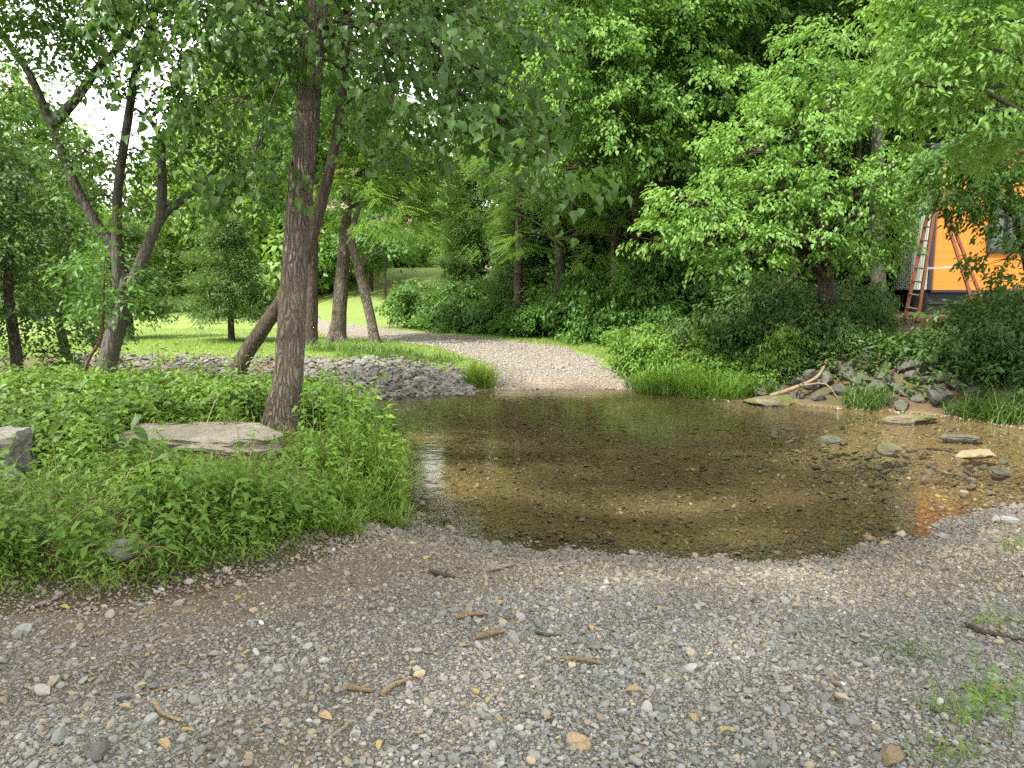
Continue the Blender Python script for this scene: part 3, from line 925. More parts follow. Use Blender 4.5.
# ---- prototypes for background trees (local coordinates, trunk at the origin)
def proto_tree(name, label, h, cr, T, leaf, bark, per_m2, seed, group, nl=9, low=.25, trunk_r=.2, inner=.4):
    r = np.random.default_rng(seed)
    lob = []
    for i in range(nl):
        t = low + (1 - low) * (i + .5) / nl
        a = i * 2.4 + r.uniform(-.4, .4)
        q = cr * (math.sin(math.pi * min(1, .25 + .75 * t)) ** .7) * r.uniform(.35, .65)
        rr = cr * r.uniform(.48, .7) * (1.1 - .45 * t)
        lob.append((np.array([math.cos(a) * q, math.sin(a) * q, h * t * .93]), np.array([rr, rr, rr * .75])))
    tp = [(0, 0, -.3), (r.normal(0, .1), r.normal(0, .1), h * .3), (r.normal(0, .25), r.normal(0, .25), h * .6), (r.normal(0, .3), r.normal(0, .3), h * .9)]
    return tree(name, label, (0, 0, 0), [(tp, [trunk_r, trunk_r * .8, trunk_r * .5, trunk_r * .12])], lob, T, leaf, bark, per_m2, r, group, inner=inner, sub=4)

LB = 'leafy bright green tree standing beyond the lawn'
pF = [proto_tree('broadleaf_tree', LB, 15, 5.5, SP['far'], M['lf_far'], M['bark_dark'], 1.0, 31 + i, 'bright trees beyond the lawn', nl=12, low=.04) for i in range(3)]
LD = 'tall dark woodland tree behind the trees along the right bank'
pB = [proto_tree('woodland_tree', LD, 17, 4.2, SP['back'], M['lf_mid'], M['bark_dark'], 1.9, 41 + i, 'tall woodland trees on the right', nl=11, low=.16) for i in range(3)]

def place(protos, spots, used=set()):
    for i, (px, d, sc, k) in enumerate(spots):
        p = protos[k % len(protos)]
        loc = ground_at(px, d); rz = i * 1.7 + px * .01
        if p.name in used:
            dup(p, loc, rz, sc)
        else:
            used.add(p.name)
            p.location = loc; p.rotation_euler = (0, 0, rz); p.scale = (sc,) * 3

# bright trees beyond the lawn: px, distance, scale
place(pF, [(20, 44, .95, 0), (-60, 40, 1.0, 1), (70, 66, .75, 2), (130, 74, .62, 0), (185, 80, .60, 1), (235, 76, .72, 2), (290, 68, .85, 0), (335, 62, .95, 1),
           (385, 72, .85, 2), (425, 70, .72, 0), (360, 92, 1.0, 1), (470, 66, .7, 2), (160, 92, .80, 0), (215, 90, .82, 1), (95, 90, .8, 2), (270, 90, 1.0, 0), (30, 80, .9, 1), (-20, 64, .9, 2), (310, 84, 1.05, 1), (400, 78, .85, 1), (345, 80, 1.0, 0), (262, 52, 1.25, 1), (300, 50, 1.3, 2), (225, 56, 1.0, 0), (150, 66, .5, 2), (100, 58, .55, 0), (55, 60, .7, 1), (10, 58, .85, 2), (205, 70, .6, 0)])
place(pB, [(372, 46, .72, 1), (548, 30, .95, 2), (590, 34, 1.05, 0), (635, 29, 1.0, 1), (690, 32, 1.0, 2), (740, 28, .95, 0), (790, 31, 1.05, 1), (840, 27, .95, 2), (885, 30, 1.0, 0),
           (935, 30, 1.05, 1), (990, 29, 1.0, 2), (1045, 27, 1.0, 0), (1110, 24, 1.0, 1), (610, 45, 1.1, 2), (720, 46, 1.15, 1), (830, 44, 1.1, 0), (920, 46, 1.1, 2), (520, 50, 1.1, 0), (1000, 44, 1.1, 1)])

# ---- two unseen trees added behind the viewer to shade the near shore softly
def shade(x, y, lobes, seed, label):
    r = np.random.default_rng(seed)
    b = np.array([x, y, gz(x, y)])
    tree('shade_tree', label, b, [([b + [0, 0, -.2], b + [.1, .1, 3], b + [.6, .6, 6.5], b + [1.2, 1.0, 10]], [.32, .26, .2, .06])], [(np.array(c), np.array(q)) for c, q in lobes], SP['back'], M['lf_mid'], M['bark_dark'], 2.1, r, limb_k=.8)
shade(-6.5, -3.5, [((-6.5, -1.5, 8.5), (2.8, 2.6, 1.8)), ((-4, .2, 8.8), (3.0, 2.6, 1.7)), ((-7, 1.6, 9.2), (2.6, 2.3, 1.7)), ((-3.2, -2.6, 8.4), (2.8, 2.6, 1.8))], 95, 'unseen leafy tree added for its shade, behind the viewer on the left of the track')
shade(-.5, -6.5, [((-1, -2.6, 8.6), (2.8, 2.6, 1.7)), ((-1, -.2, 9.6), (2.4, 2.0, 1.4)), ((1.4, -2.2, 9), (2.4, 2.2, 1.7)), ((3.9, 0.6, 9.4), (2.3, 2.0, 1.5)), ((-3.2, 3.3, 10), (2.2, 1.6, 1.4))], 96, 'unseen leafy tree added for its shade, behind the viewer in the middle of the track')

# ---- the big trunk on the left bank
r = np.random.default_rng(101)
d0 = 8.0
b = Q(281, 432, d0); b[2] = gz(b[0], b[1])
tp = [b + [0, 0, -.15], b + [.02, 0, .25], Q(288, 380, d0), Q(293, 300, d0), Q(298, 220, d0), Q(307, 120, d0 + .05), Q(318, 0, d0 + .1), Q(326, -120, d0 + .2), Q(330, -300, d0 + .3), Q(336, -480, d0 + .3)]
tr = [.235, .185, .158, .144, .134, .122, .108, .096, .08, .04]
lob = lobes_px((215, 40, 7.6, 60, 50), (160, -10, 7.8, 60, 50), (265, 20, 7.4, 40, 40), (395, 40, 7.3, 60, 45), (455, 60, 7.2, 60, 45), (400, 110, 7.1, 45, 35), (470, 115, 7.0, 50, 32), (500, 20, 7.4, 55, 40),
               (225, 120, 7.7, 45, 38), (560, 160, 7.0, 20, 26), (250, 170, 7.9, 30, 22), (360, 60, 7.9, 40, 40), (520, 90, 7.0, 30, 25),
               (330, -120, 8, 150, 90), (200, -130, 8.5, 120, 90), (450, -110, 8.2, 120, 90), (330, -280, 8.3, 180, 120), (180, -240, 8.6, 130, 100), (480, -240, 8.4, 130, 100))
tree('cottonwood_tree', 'big furrowed brown trunk beside the flat concrete slab, heart shaped leaves hanging overhead', b, [(tp, tr)], lob, SP['cotton'], M['lf_cotton'], M['bark'], 5.0, r,
     inner=.15, sides=28, sub=8, rough=.07, tilt=.4, limb_k=.32, zmin=-1, start_min=.62, n_ends=16)

# ---- the leaning trunk that passes behind it
r = np.random.default_rng(102)
b = Q(228, 388, 10.3); b[2] = gz(b[0], b[1])
tp = [b + [0, 0, -.1], Q(240, 366, 10.3), Q(262, 330, 10.2), Q(284, 298, 10.1), Q(305, 258, 10.0), Q(321, 205, 10), Q(336, 140, 10), Q(345, 60, 10), Q(348, -40, 10), Q(350, -180, 10)]
tr = [.145, .115, .103, .095, .084, .073, .065, .058, .048, .025]
lob = lobes_px((350, 20, 10.2, 70, 50), (410, 90, 10.4, 50, 35), (330, -80, 10.2, 120, 70), (420, -40, 10.4, 80, 60), (300, 60, 10.6, 45, 40))
tree('leaning_tree', 'dark trunk leaning right, crossing behind the big furrowed trunk', b, [(tp, tr)], lob, SP['near'], M['lf_mid'], M['bark_dark'], 7, r, sides=14, sub=5, limb_k=.6, start_min=.6)

# ---- forked tree, left
r = np.random.default_rng(103)
d0 = 10.4
b = Q(104, 392, d0); b[2] = gz(b[0], b[1])
fork = Q(126, 300, d0); k2 = Q(130, 285, d0)
t0 = ([b + [0, 0, -.1], Q(108, 360, d0), Q(118, 325, d0), fork, Q(121, 270, d0), Q(112, 245, d0), Q(95, 222, d0), Q(75, 185, d0), Q(50, 122, d0), Q(30, 75, d0), Q(0, 30, d0), Q(-30, -40, d0), Q(-50, -150, d0)],
      [.165, .127, .118, .112, .086, .075, .068, .062, .055, .046, .037, .03, .016])
t1 = ([Q(119, 290, d0), Q(117, 240, d0 - .1), Q(118, 190, d0 - .1), Q(128, 120, d0 - .2), Q(138, 60, d0 - .2), Q(158, 0, d0 - .2), Q(170, -120, d0 - .2)], [.085, .066, .06, .054, .046, .036, .016])
t2 = ([fork, Q(136, 275, d0), Q(148, 245, d0), Q(163, 215, d0), Q(185, 198, d0 + .1), Q(212, 174, d0 + .2), Q(235, 150, d0 + .3)], [.10, .08, .074, .068, .044, .034, .014])
t3 = ([Q(161, 219, d0), Q(162, 180, d0 - .1), Q(163, 140, d0 - .1), Q(185, 118, d0), Q(215, 95, d0)], [.075, .06, .05, .03, .012])
t4 = ([Q(52, 124, d0), Q(75, 100, d0 - .1), Q(98, 68, d0 - .2), Q(125, 40, d0 - .3), Q(150, 0, d0 - .3)], [.075, .06, .05, .035, .02])
t5 = ([Q(163, 140, d0 - .1), Q(150, 120, d0 - .1), Q(135, 108, d0 - .1)], [.04, .03, .012])
lob = lobes_px((40, 20, 9.8, 60, 40), (120, 10, 10, 60, 40), (180, 30, 10.2, 50, 40), (215, 90, 10.6, 45, 35), (215, 165, 10.8, 40, 28), (75, 75, 9.6, 35, 18), (90, 150, 10.4, 30, 15), (165, 100, 10.6, 25, 20), (140, 150, 10.6, 22, 14),
               (0, 90, 10.8, 40, 30), (20, -70, 10, 110, 70), (150, -80, 10.2, 120, 70), (80, -180, 10.4, 150, 90), (110, 195, 11, 26, 12))
tree('forked_tree', 'smooth grey tree forking into spreading limbs at the left edge of the stream', b, [t0, t1, t2, t3, t4, t5], lob, SP['fork'], M['lf_mid'], M['bark_grey'], 7.6, r, inner=.1, sides=16, sub=5, limb_k=.5, zmin=-1, flare=True, n_ends=16)

# thin reddish stem leaning beside the forked tree
r = np.random.default_rng(104)
b = Q(74, 388, 9.8); b[2] = gz(b[0], b[1])
tree('sapling', 'thin reddish sapling leaning beside the forked grey tree', b, [([b + [0, 0, -.1], Q(88, 362, 9.8), Q(101, 338, 9.8), Q(104, 300, 9.8), Q(104, 262, 9.8)], [.026, .022, .019, .014, .008])],
     lobes_px((104, 262, 9.8, 20, 12), (110, 300, 9.8, 14, 10)), SP['fork'], M['lf_mid'], bark_mat('red_bark', (.06, .034, .025), (.12, .07, .05), 14, .4), 9, r, flare=False, cat='sapling', sides=8)

# ---- dark understorey trees at the left edge
def understory(px, d, top, label, seed, leaf='lf_dark', w=60):
    r = np.random.default_rng(seed)
    b = ground_at(px, d); yb = 290 + F * (H - b[2]) / d
    tp = [b + [0, 0, -.1], Q(px + 4, yb - 50, d), Q(px - 4, (yb + top) / 2, d), Q(px + 6, top + 30, d)]
    L = []
    n = 7
    for i in range(n):
        y = top + (yb - 55 - top) * i / (n - 1)
        L.append((px + r.uniform(-.6, .6) * w, y, d + r.uniform(-.6, .6), w * r.uniform(.5, .8), w * r.uniform(.3, .45)))
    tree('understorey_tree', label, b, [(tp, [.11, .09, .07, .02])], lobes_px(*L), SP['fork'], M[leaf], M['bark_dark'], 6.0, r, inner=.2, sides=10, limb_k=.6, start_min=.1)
understory(12, 12.0, 150, 'dark leafy small tree with a crooked thin trunk at the far left edge', 111, 'lf_dark', 70)
understory(-70, 11.0, 110, 'dark leafy tree mostly outside the left edge of view', 112, 'lf_dark', 90)
understory(62, 13.8, 215, 'low dark leafy tree behind the reddish sapling', 113, 'lf_mid', 42)

# ---- cedars on the lawn
def cedar(px, d, top, w, label, seed, tr=.10, dens=13, lowpx=22):
    r = np.random.default_rng(seed)
    b = ground_at(px, d); yb = 290 + F * (H - b[2]) / d; k = d / F
    root = empty('cedar_tree', b, label, 'conifer', None)
    tb = MB(); tipz = Q(px, top, d)[2]
    tube(tb, [b + [0, 0, -.1], b + [0.02, 0, (tipz - b[2]) * .5], [b[0], b[1], tipz]], [tr, tr * .6, .01], 10, .1, 5, r=r)
    h0 = b[2] + lowpx * k; Ht = tipz - h0
    n = int(dens * 60)
    t = r.uniform(0, 1, n) ** 1.35
    rad = w * k * (1 - t) ** .75 * (.85 + .25 * np.sin(t * 25 + r.uniform(0, 6)))
    rad = np.minimum(rad, w * k * (.6 + 2.2 * t))
    rad *= 1 + .28 * np.sin(3 * r.uniform(0, 6) + t * 17 + 2.0 * np.sin(t * 40)) * (t > .05)
    tier = np.floor(t * 9); a = r.uniform(0, 6.283, n)
    arm = .72 + .33 * np.sin(a * 3 + tier * 2.1) * np.sin(a * 2 - tier)
    q = rad * r.uniform(.35, 1.05, n) * arm * 1.15
    p = np.stack([b[0] + np.cos(a) * q, b[1] + np.sin(a) * q, h0 + (t * .6 + .4 * (tier + .5) / 9) * Ht - q * .10 + .1], -1)
    out = np.stack([np.cos(a), np.sin(a), np.full(n, .25)], -1) + r.normal(0, .25, (n, 3))
    cb = MB(); scatter_sprays(cb, SP['cedar'], p, out, r.uniform(.6, 1.1, n), r, .3, .4)
    for i in range(22):
        j = r.integers(0, n); tube(tb, [[b[0], b[1], p[j, 2] - .1], (p[j] + [b[0], b[1], p[j, 2]]) / 2, p[j]], [.025, .018, .006], 5, 0, 2, r=r)
    tb.build('trunk', M['bark_dark'], root, b, smooth_=True)
    cb.build('crown', M['lf_cedar'], root, b)
cedar(231, 20.5, 222, 48, 'rounded cedar on the lawn between the grey forked tree and the big trunk', 121)
cedar(131, 21.5, 226, 42, 'smaller cedar on the lawn, right behind the grey forked trunk', 122)
r = np.random.default_rng(123)
cedar(464, 27, 178, 34, 'dark narrow cedar standing at the bend of the gravel road', 124, .14, 26, 10)
cedar(522, 25, 160, 34, 'dark cedar left of the woodland trunks by the gravel road', 125, .14, 26, 14)

# ---- trees on the far side by the road
r = np.random.default_rng(131)
d0 = 20
b = ground_at(310, 19)
tree('roadside_tree', 'dark straight trunk just right of the big furrowed trunk, on the lawn', b, [([b + [0, 0, -.1], Q(311, 320, 19), Q(312, 262, 19), Q(313, 190, 19), Q(318, 60, 19)], [.20, .16, .15, .13, .06])],
     lobes_px((290, 150, 19.5, 50, 40), (335, 120, 19.5, 50, 40), (310, 60, 20, 70, 50), (270, 200, 20, 30, 22)), SP['mid'], M['lf_mid'], M['bark_dark'], 4.0, r, limb_k=.8)
r = np.random.default_rng(132)
b = ground_at(337, 20)
t0 = ([b + [0, 0, -.1], Q(339, 320, 20), Q(342, 280, 20), Q(345, 240, 20), Q(345, 190, 20), Q(330, 110, 20)], [.27, .20, .175, .16, .12, .05])
tree('roadside_tree', 'stout grey brown trunk on the lawn between a dark trunk and a slanting one', b, [t0],
     lobes_px((340, 170, 20, 45, 30), (375, 130, 20.5, 50, 35), (330, 110, 21, 45, 35), (400, 170, 21, 35, 28), (425, 196, 21, 28, 14), (430, 168, 21.5, 28, 16), (420, 216, 20.5, 20, 9)), SP['mid'], M['lf_far'], M['bark'], 4.5, r, limb_k=.8)
r = np.random.default_rng(133)
b = ground_at(375, 19.4)
t0 = ([b + [0, 0, -.1], Q(372, 325, 19.4), Q(364, 290, 19.4), Q(357, 262, 19.4), Q(351, 235, 19.4), Q(362, 200, 19.4)], [.17, .13, .125, .12, .10, .04])
t1 = ([Q(359, 268, 19.4), Q(368, 258, 19.4), Q(384, 250, 19.2)], [.06, .045, .02])
def blossoms(root, base):
    rr = np.random.default_rng(5); mb = MB()
    pts = []
    for c, q in lobes_px((365, 215, 19.2, 45, 14), (392, 232, 19.2, 26, 12), (350, 180, 19.4, 30, 14)):
        u = rr.normal(size=(15, 3)); u /= np.linalg.norm(u, axis=1)[:, None]; u[:, 2] = np.abs(u[:, 2])
        pts.append(c + u * q)
    p = np.concatenate(pts)
    for q in p:
        n = 12; a = rr.normal(size=(n, 3)); a[:, 2] = np.abs(a[:, 2])
        v, f = leaf_geo(np.repeat(q[None], n, 0) + rr.normal(0, .03, (n, 3)), a, rr.normal(size=(n, 3)), np.full(n, .09), np.full(n, .03))
        mb.add(v.reshape(-1, 3), (f[None] + (np.arange(n) * 4)[:, None, None]).reshape(-1, 4), rr.uniform(0, 1))
    mb.build('blossom', M['blossom'], root, base)
tree('silk_tree', 'slanting slender silk tree with feathery leaves and pale pink blossom by the road', b, [t0, t1],
     lobes_px((365, 218, 19.4, 48, 18), (395, 232, 19.2, 28, 16), (345, 190, 19.6, 40, 18), (380, 190, 20, 40, 18)), SP['locust'], M['lf_locust'], M['bark'], 3.6, r, extra=blossoms, limb_k=.6)
r = np.random.default_rng(134)
b = ground_at(386, 42)
b = np.array([b[0], b[1], gz(b[0], b[1])])
tree('small_lawn_tree', 'small round headed tree with a thin trunk alone on the sunny slope', b, [([b + [0, 0, -.1], b + [0, 0, 1], b + [.05, 0, 2.2]], [.09, .08, .05])],
     [(b + [0, 0, 3.2], np.array([1.7, 1.7, 1.2])), (b + [-.8, 0, 3.6], np.array([1.2, 1.2, 1.]))], SP['back'], M['lf_mid'], M['bark_dark'], 3, r, sides=8)

# ---- the wall of trees on the right
def T_(px, d, pts, rad, lobes, kind, leaf, bark, per, label, seed, name='box_elder_tree', **kw):
    r = np.random.default_rng(seed)
    b = ground_at(px, d)
    tp = [b + [0, 0, -.15]] + [Q(x, y, d + dd) for x, y, dd in pts]
    return tree(name, label, b, [(tp, rad)], lobes_px(*lobes), SP[kind], M[leaf], M[bark], per, r, **kw)

T_(670, 19.5, [(670, 270, 0), (668, 200, 0), (660, 110, -.2), (640, 20, -.4), (625, -120, -.4)], [.26, .22, .2, .17, .13, .04],
   [(590, 55, 17.6, 62, 42), (545, 95, 17.2, 42, 34), (650, 40, 18.2, 62, 42), (700, 95, 18, 58, 38), (560, 20, 18, 60, 40), (620, 120, 17.6, 55, 32), (690, 10, 18.6, 70, 45), (665, 165, 18.2, 46, 26), (575, 165, 17.6, 36, 24),
    (462, 30, 18, 40, 26), (445, -10, 18.4, 60, 34), (478, 80, 18, 28, 18), (600, -70, 18.5, 110, 70), (700, -90, 19, 110, 70), (640, -180, 19, 130, 80)],
   'elder', 'lf_elder', 'bark_dark', 6.0, 'tall box elder with bright crown filling the top middle, over the ford', 141)
T_(742, 20.5, [(742, 280, 0), (738, 230, 0), (735, 150, 0), (745, 60, 0), (760, -100, 0)], [.24, .19, .17, .15, .12, .04],
   [(745, 165, 19.4, 46, 30), (790, 90, 19.8, 50, 40), (760, 20, 20, 70, 45), (830, 20, 20.4, 60, 40), (700, 205, 19.2, 38, 22), (800, -80, 20.5, 120, 70)],
   'mid', 'lf_mid', 'bark_dark', 5.0, 'tall darker tree right of the bright box elder, behind lower leafy branches', 142, 'shade_tree')
T_(832, 15.6, [(832, 330, 0), (826, 280, 0), (822, 220, 0), (825, 140, 0), (835, 60, .2)], [.24, .2, .17, .13, .10, .03],
   [(800, 125, 14.8, 50, 34), (850, 105, 15.2, 50, 36), (770, 195, 14.2, 52, 26), (840, 190, 14.4, 55, 30), (715, 228, 13.8, 44, 20), (690, 205, 14.2, 36, 20), (800, 240, 13.8, 50, 20), (885, 170, 15, 36, 26), (880, 235, 14.4, 34, 18),
    (750, 150, 14.8, 40, 26), (830, 60, 15.6, 55, 36), (740, 262, 13.8, 34, 14), (908, 212, 14.8, 22, 18), (895, 250, 14.6, 18, 10), (925, 185, 14.8, 20, 12), (665, 235, 14.2, 24, 14), (905, 90, 15.4, 40, 30), (855, 255, 14.8, 36, 16)],
   'near', 'lf_elder', 'bark_dark', 7.5, 'spreading box elder with tiers of bright drooping leaves, between the ford and the ladder', 143)
T_(878, 19.5, [(878, 290, 0), (877, 200, 0), (876, 100, 0), (872, 20, 0), (870, -150, 0)], [.22, .19, .18, .17, .15, .06],
   [(880, 20, 20, 55, 40), (920, -30, 20, 80, 50), (850, -40, 20, 80, 50), (930, 40, 20.5, 50, 32), (960, 110, 21, 40, 28), (890, -130, 20, 120, 60), (945, 150, 22, 30, 18)],
   'mid', 'lf_dark', 'bark_grey', 4.5, 'straight grey trunk standing left of the orange ladder', 144, 'grey_trunk_tree', limb_k=.8)
T_(1075, 10.2, [(1070, 280, 0), (1060, 180, 0), (1040, 60, -.1), (1030, -60, 0), (1030, -200, 0)], [.2, .17, .15, .12, .09, .03],
   [(955, 45, 10, 62, 34), (1005, 20, 10.2, 55, 36), (925, 85, 9.8, 40, 22), (1000, 85, 10.2, 50, 28), (1020, 140, 10.4, 36, 24), (965, 110, 10, 34, 18), (1010, -60, 10.2, 90, 55), (930, -30, 10, 50, 40), (1060, 60, 10.6, 50, 40)],
   'near', 'lf_elder', 'bark_grey', 8.5, 'near tree reaching in from the right edge with large bright leaves', 145, 'near_maple_tree', limb_k=.7)
T_(1040, 13, [(1035, 300, 0), (1020, 230, 0), (1005, 170, 0), (1000, 120, 0)], [.11, .09, .08, .05, .02],
   [(975, 168, 12.6, 40, 22), (950, 165, 13, 34, 16), (1000, 150, 13, 50, 20), (1005, 262, 12.6, 22, 16), (990, 205, 12.5, 22, 12), (1018, 225, 12.5, 20, 14), (965, 192, 12.4, 16, 8), (1012, 195, 12.8, 34, 20), (1010, 160, 12.8, 34, 20), (950, 195, 12.4, 18, 8), (1030, 240, 12.8, 28, 22)],
   'near', 'lf_mid', 'bark_dark', 8.0, 'shady slender tree hanging leaves across the front of the orange cabin', 146, 'slender_tree', limb_k=.7, sides=10)
T_(560, 21.5, [(560, 270, 0), (556, 210, 0), (548, 150, 0), (540, 60, 0)], [.17, .14, .12, .1, .03],
   [(434, 222, 22.5, 20, 15), (432, 176, 22.5, 30, 22), (424, 132, 22.5, 34, 24), (448, 150, 22, 26, 20), (625, 215, 19.8, 34, 18), (650, 250, 19.4, 26, 12), (560, 175, 19.6, 34, 18), (535, 205, 20.4, 34, 20), (510, 160, 20.6, 32, 24), (500, 245, 20, 26, 12), (590, 252, 19.4, 26, 10), (580, 205, 20.5, 36, 20), (530, 240, 19.8, 26, 12), (478, 215, 21.6, 24, 16)],
   'locust', 'lf_locust', 'bark_dark', 3.4, 'feathery locust tree with light sprays hanging over the road edge', 147, 'locust_tree', limb_k=.6)
for i, (px, d, w, lean) in enumerate([(518, 23, .16, 2), (640, 21, .12, -6), (652, 22.5, .13, 4), (722, 18.5, .13, -22), (612, 23, .13, 6), (578, 24.5, .15, -3), (700, 22, .14, 8), (690, 24, .12, -4), (772, 22, .16, 5), (796, 19, .13, -10), (910, 23, .15, 3), (850, 22, .13, 6)]):
    lab = ['bare lower trunk among dark cedars by the road bend', 'thin upright dark trunk in shade beyond the ford', 'second thin dark trunk in shade beyond the ford', 'slanting dark trunk leaning left in the shade', 'thin dark trunk in shade behind the feathery locust'][i] if i < 5 else 'thin dark trunk standing in deep shade behind the bank shrubs'
    T_(px, d, [(px + lean * .3, 270, 0), (px + lean, 200, 0), (px + lean * 1.6, 110, 0), (px + lean * 2, -30, 0)], [w, w * .85, w * .75, w * .6, w * .2],
       [(px + lean - 20, 130, d, 40, 26), (px + lean + 25, 90, d + .5, 40, 28), (px + lean * 2, 30, d, 50, 34), (px - 15, 185, d, 30, 16)], 'mid', 'lf_dark' if i % 2 else 'lf_mid', 'bark_dark', 3.4, lab, 160 + i, 'thin_trunk_tree',
       group='thin trunks in the shade on the right' if i >= 5 else None, limb_k=.7, sides=9)

# ---- shrubs along the right edge of the road and on the right bank
def proto_shrub(name, label, T, leaf, per, seed, group, wide=1.0, tall=1.0, cat='shrub'):
    r = np.random.default_rng(seed)
    lob = [(np.array([r.uniform(-.5, .5) * wide, r.uniform(-.4, .4) * wide, (.2 + .55 * i / 5) * tall]), np.array([.55 * wide, .5 * wide, .36 * tall]) * r.uniform(.7, 1.05)) for i in range(6)]
    stems = [([(0, 0, -.1), (r.normal(0, .2), r.normal(0, .2), .5 * tall), (r.normal(0, .4), r.normal(0, .4), .9 * tall)], [.03, .02, .008]) for _ in range(5)]
    root = tree(name, label, (0, 0, 0), stems, lob, T, leaf, M['bark_dark'], per, r, group, inner=.1, sides=6, sub=3, limb_k=.6, flare=False, cat=cat, scale=(.5, .85))
    for c in root.children:
        c.name = 'stem' if c.name.startswith('trunk') else 'foliage'
    return root
pS = [proto_shrub('leafy_shrub', 'mid green leafy shrub in the row along the road edge', SP['mid'], M['lf_mid'], 11, 201 + i, 'shrubs along the road edge', 1.2, 1.1) for i in range(2)]
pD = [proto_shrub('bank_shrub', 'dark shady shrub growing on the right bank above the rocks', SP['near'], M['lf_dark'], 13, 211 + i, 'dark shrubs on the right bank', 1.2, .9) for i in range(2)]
pL = [proto_shrub('bright_shrub', 'bright leafy bush beside the far water edge right of the road', SP['near'], M['lf_weed'], 13, 221 + i, 'bright bushes right of the road', 1.0, .9) for i in range(2)]
def place_px(protos, spots):
    used = set()
    for i, (px, py, d, sc) in enumerate(spots):
        p = protos[i % len(protos)]
        x = (px - 512) / F * d; loc = (x, d, gz(x, d) - .05)
        if i < len(protos):
            p.location = loc; p.rotation_euler = (0, 0, i * 1.3); p.scale = (sc,) * 3
        else: dup(p, loc, i * 2.1, (sc * random.uniform(.75, 1.2), sc * random.uniform(.75, 1.2), sc * random.uniform(.6, 1.45)))
place_px(pS, [(432, 0, 28, 1.5), (445, 0, 26, 1.3), (465, 0, 25.5, 1.25), (487, 0, 24.5, 1.2), (508, 0, 24, 1.2), (530, 0, 23, 1.2), (552, 0, 22.3, 1.2), (575, 0, 21.3, 1.2), (598, 0, 20.2, 1.2), (620, 0, 19.2, 1.2), (640, 0, 18.4, 1.2), (660, 0, 19.5, 1.5), (690, 0, 20, 1.5), (600, 0, 22, 1.6), (560, 0, 24, 1.6), (720, 0, 19, 1.4), (520, 0, 29, 2.6), (560, 0, 28, 2.4), (600, 0, 27, 2.5), (645, 0, 26, 2.5), (690, 0, 26, 2.5), (735, 0, 25, 2.4), (780, 0, 24, 2.2), (885, 0, 27, 2.4), (840, 0, 26, 2.4), (905, 0, 24, 1.6)])
place_px(pD, [(745, 0, 15.6, 1.3), (775, 0, 15, 1.25), (805, 0, 15.4, 1.0), (850, 0, 16, .8), (870, 0, 15.8, .7), (975, 0, 14.0, .7), (1005, 0, 12.4, 1.0), (1040, 0, 12.4, 1.4), (765, 0, 16.8, 1.3), (815, 0, 17, 1.2), (855, 0, 17, .8), (1020, 0, 14.5, 1.5), (870, 0, 14.4, .55), (895, 0, 14.4, .5), (845, 0, 14.6, .6), (915, 0, 14.0, .42), (940, 0, 13.2, .4), (858, 0, 15.4, .7), (980, 0, 13.4, .6), (785, 0, 14.2, .8)])
place_px(pL, [(645, 0, 16.6, 1.1), (668, 0, 15.8, 1.1), (690, 0, 15.0, 1.05), (715, 0, 14.8, 1.05), (735, 0, 14.6, .9), (655, 0, 17.4, 1.25), (700, 0, 16, 1.1), (785, 0, 14.4, .8), (765, 0, 14.2, .8)])

# ------------------------------------------------------------------ grass and weeds
def grass_field(name, pos, L, Wd, m, label, cat, r, lean=.5, kind='stuff', parent=None, loc=None, droop=.45, rootname=None):
    n = len(pos)
    a = np.stack([r.normal(0, lean, n), r.normal(0, lean, n), np.ones(n)], -1)
    up = np.stack([-a[:, 0], -a[:, 1], np.full(n, .2)], -1) + r.normal(0, .2, (n, 3))
    v, f = leaf_geo(pos, a, up, L, Wd, 'blade', 0, droop)
    mb = MB()
    base = np.arange(n) * 7; V = v.reshape(-1, 3); t = np.repeat(r.uniform(0, 1, n), 7)
    mb.v.append(V); mb.a.append(t); mb.n = len(V)
    for kk in (3, 4):
        ff = np.array([q for q in f if len(q) == kk]); mb.f.append((ff[None] + base[:, None, None]).reshape(-1, kk))
    o = mb.build(name, m, parent, loc)
    if label: tag(o, label, cat, kind=kind)
    return o

r = np.random.default_rng(301)
# short lawn grass on the road verge and the near edge of the lawn
n = 90000
x, y = r.uniform(-14, 5, n), r.uniform(14.6, 27, n)
e = seg_dist(x, y, ROADP + ROADP[:1]); ins = inside(x, y, ROADP)
wd = wdist(x, y)
wrm_ = (x - 2.6) + (y - 15) * .28
right = ~ins & (x > -2) & (wrm_ < 1.6) & (x > np.interp(y, [p[1] for p in ROAD_R[:8]], [p[0] for p in ROAD_R[:8]]) - .2)
left = ~ins & ~right & (wd > 1.3)
ok = (right | left) & (wd > .25) & is_far(x, y)
ok &= (y < 21) | (r.uniform(size=n) < .35)
x, y = x[ok], y[ok]; n = len(x)
grass_field('lawn_grass', np.stack([x, y, zt(x, y) - .01], -1), r.uniform(.05, .12, n), r.uniform(.008, .014, n), M['lf_grass'], 'short mown grass along the road verge and lawn edge', 'grass', r)

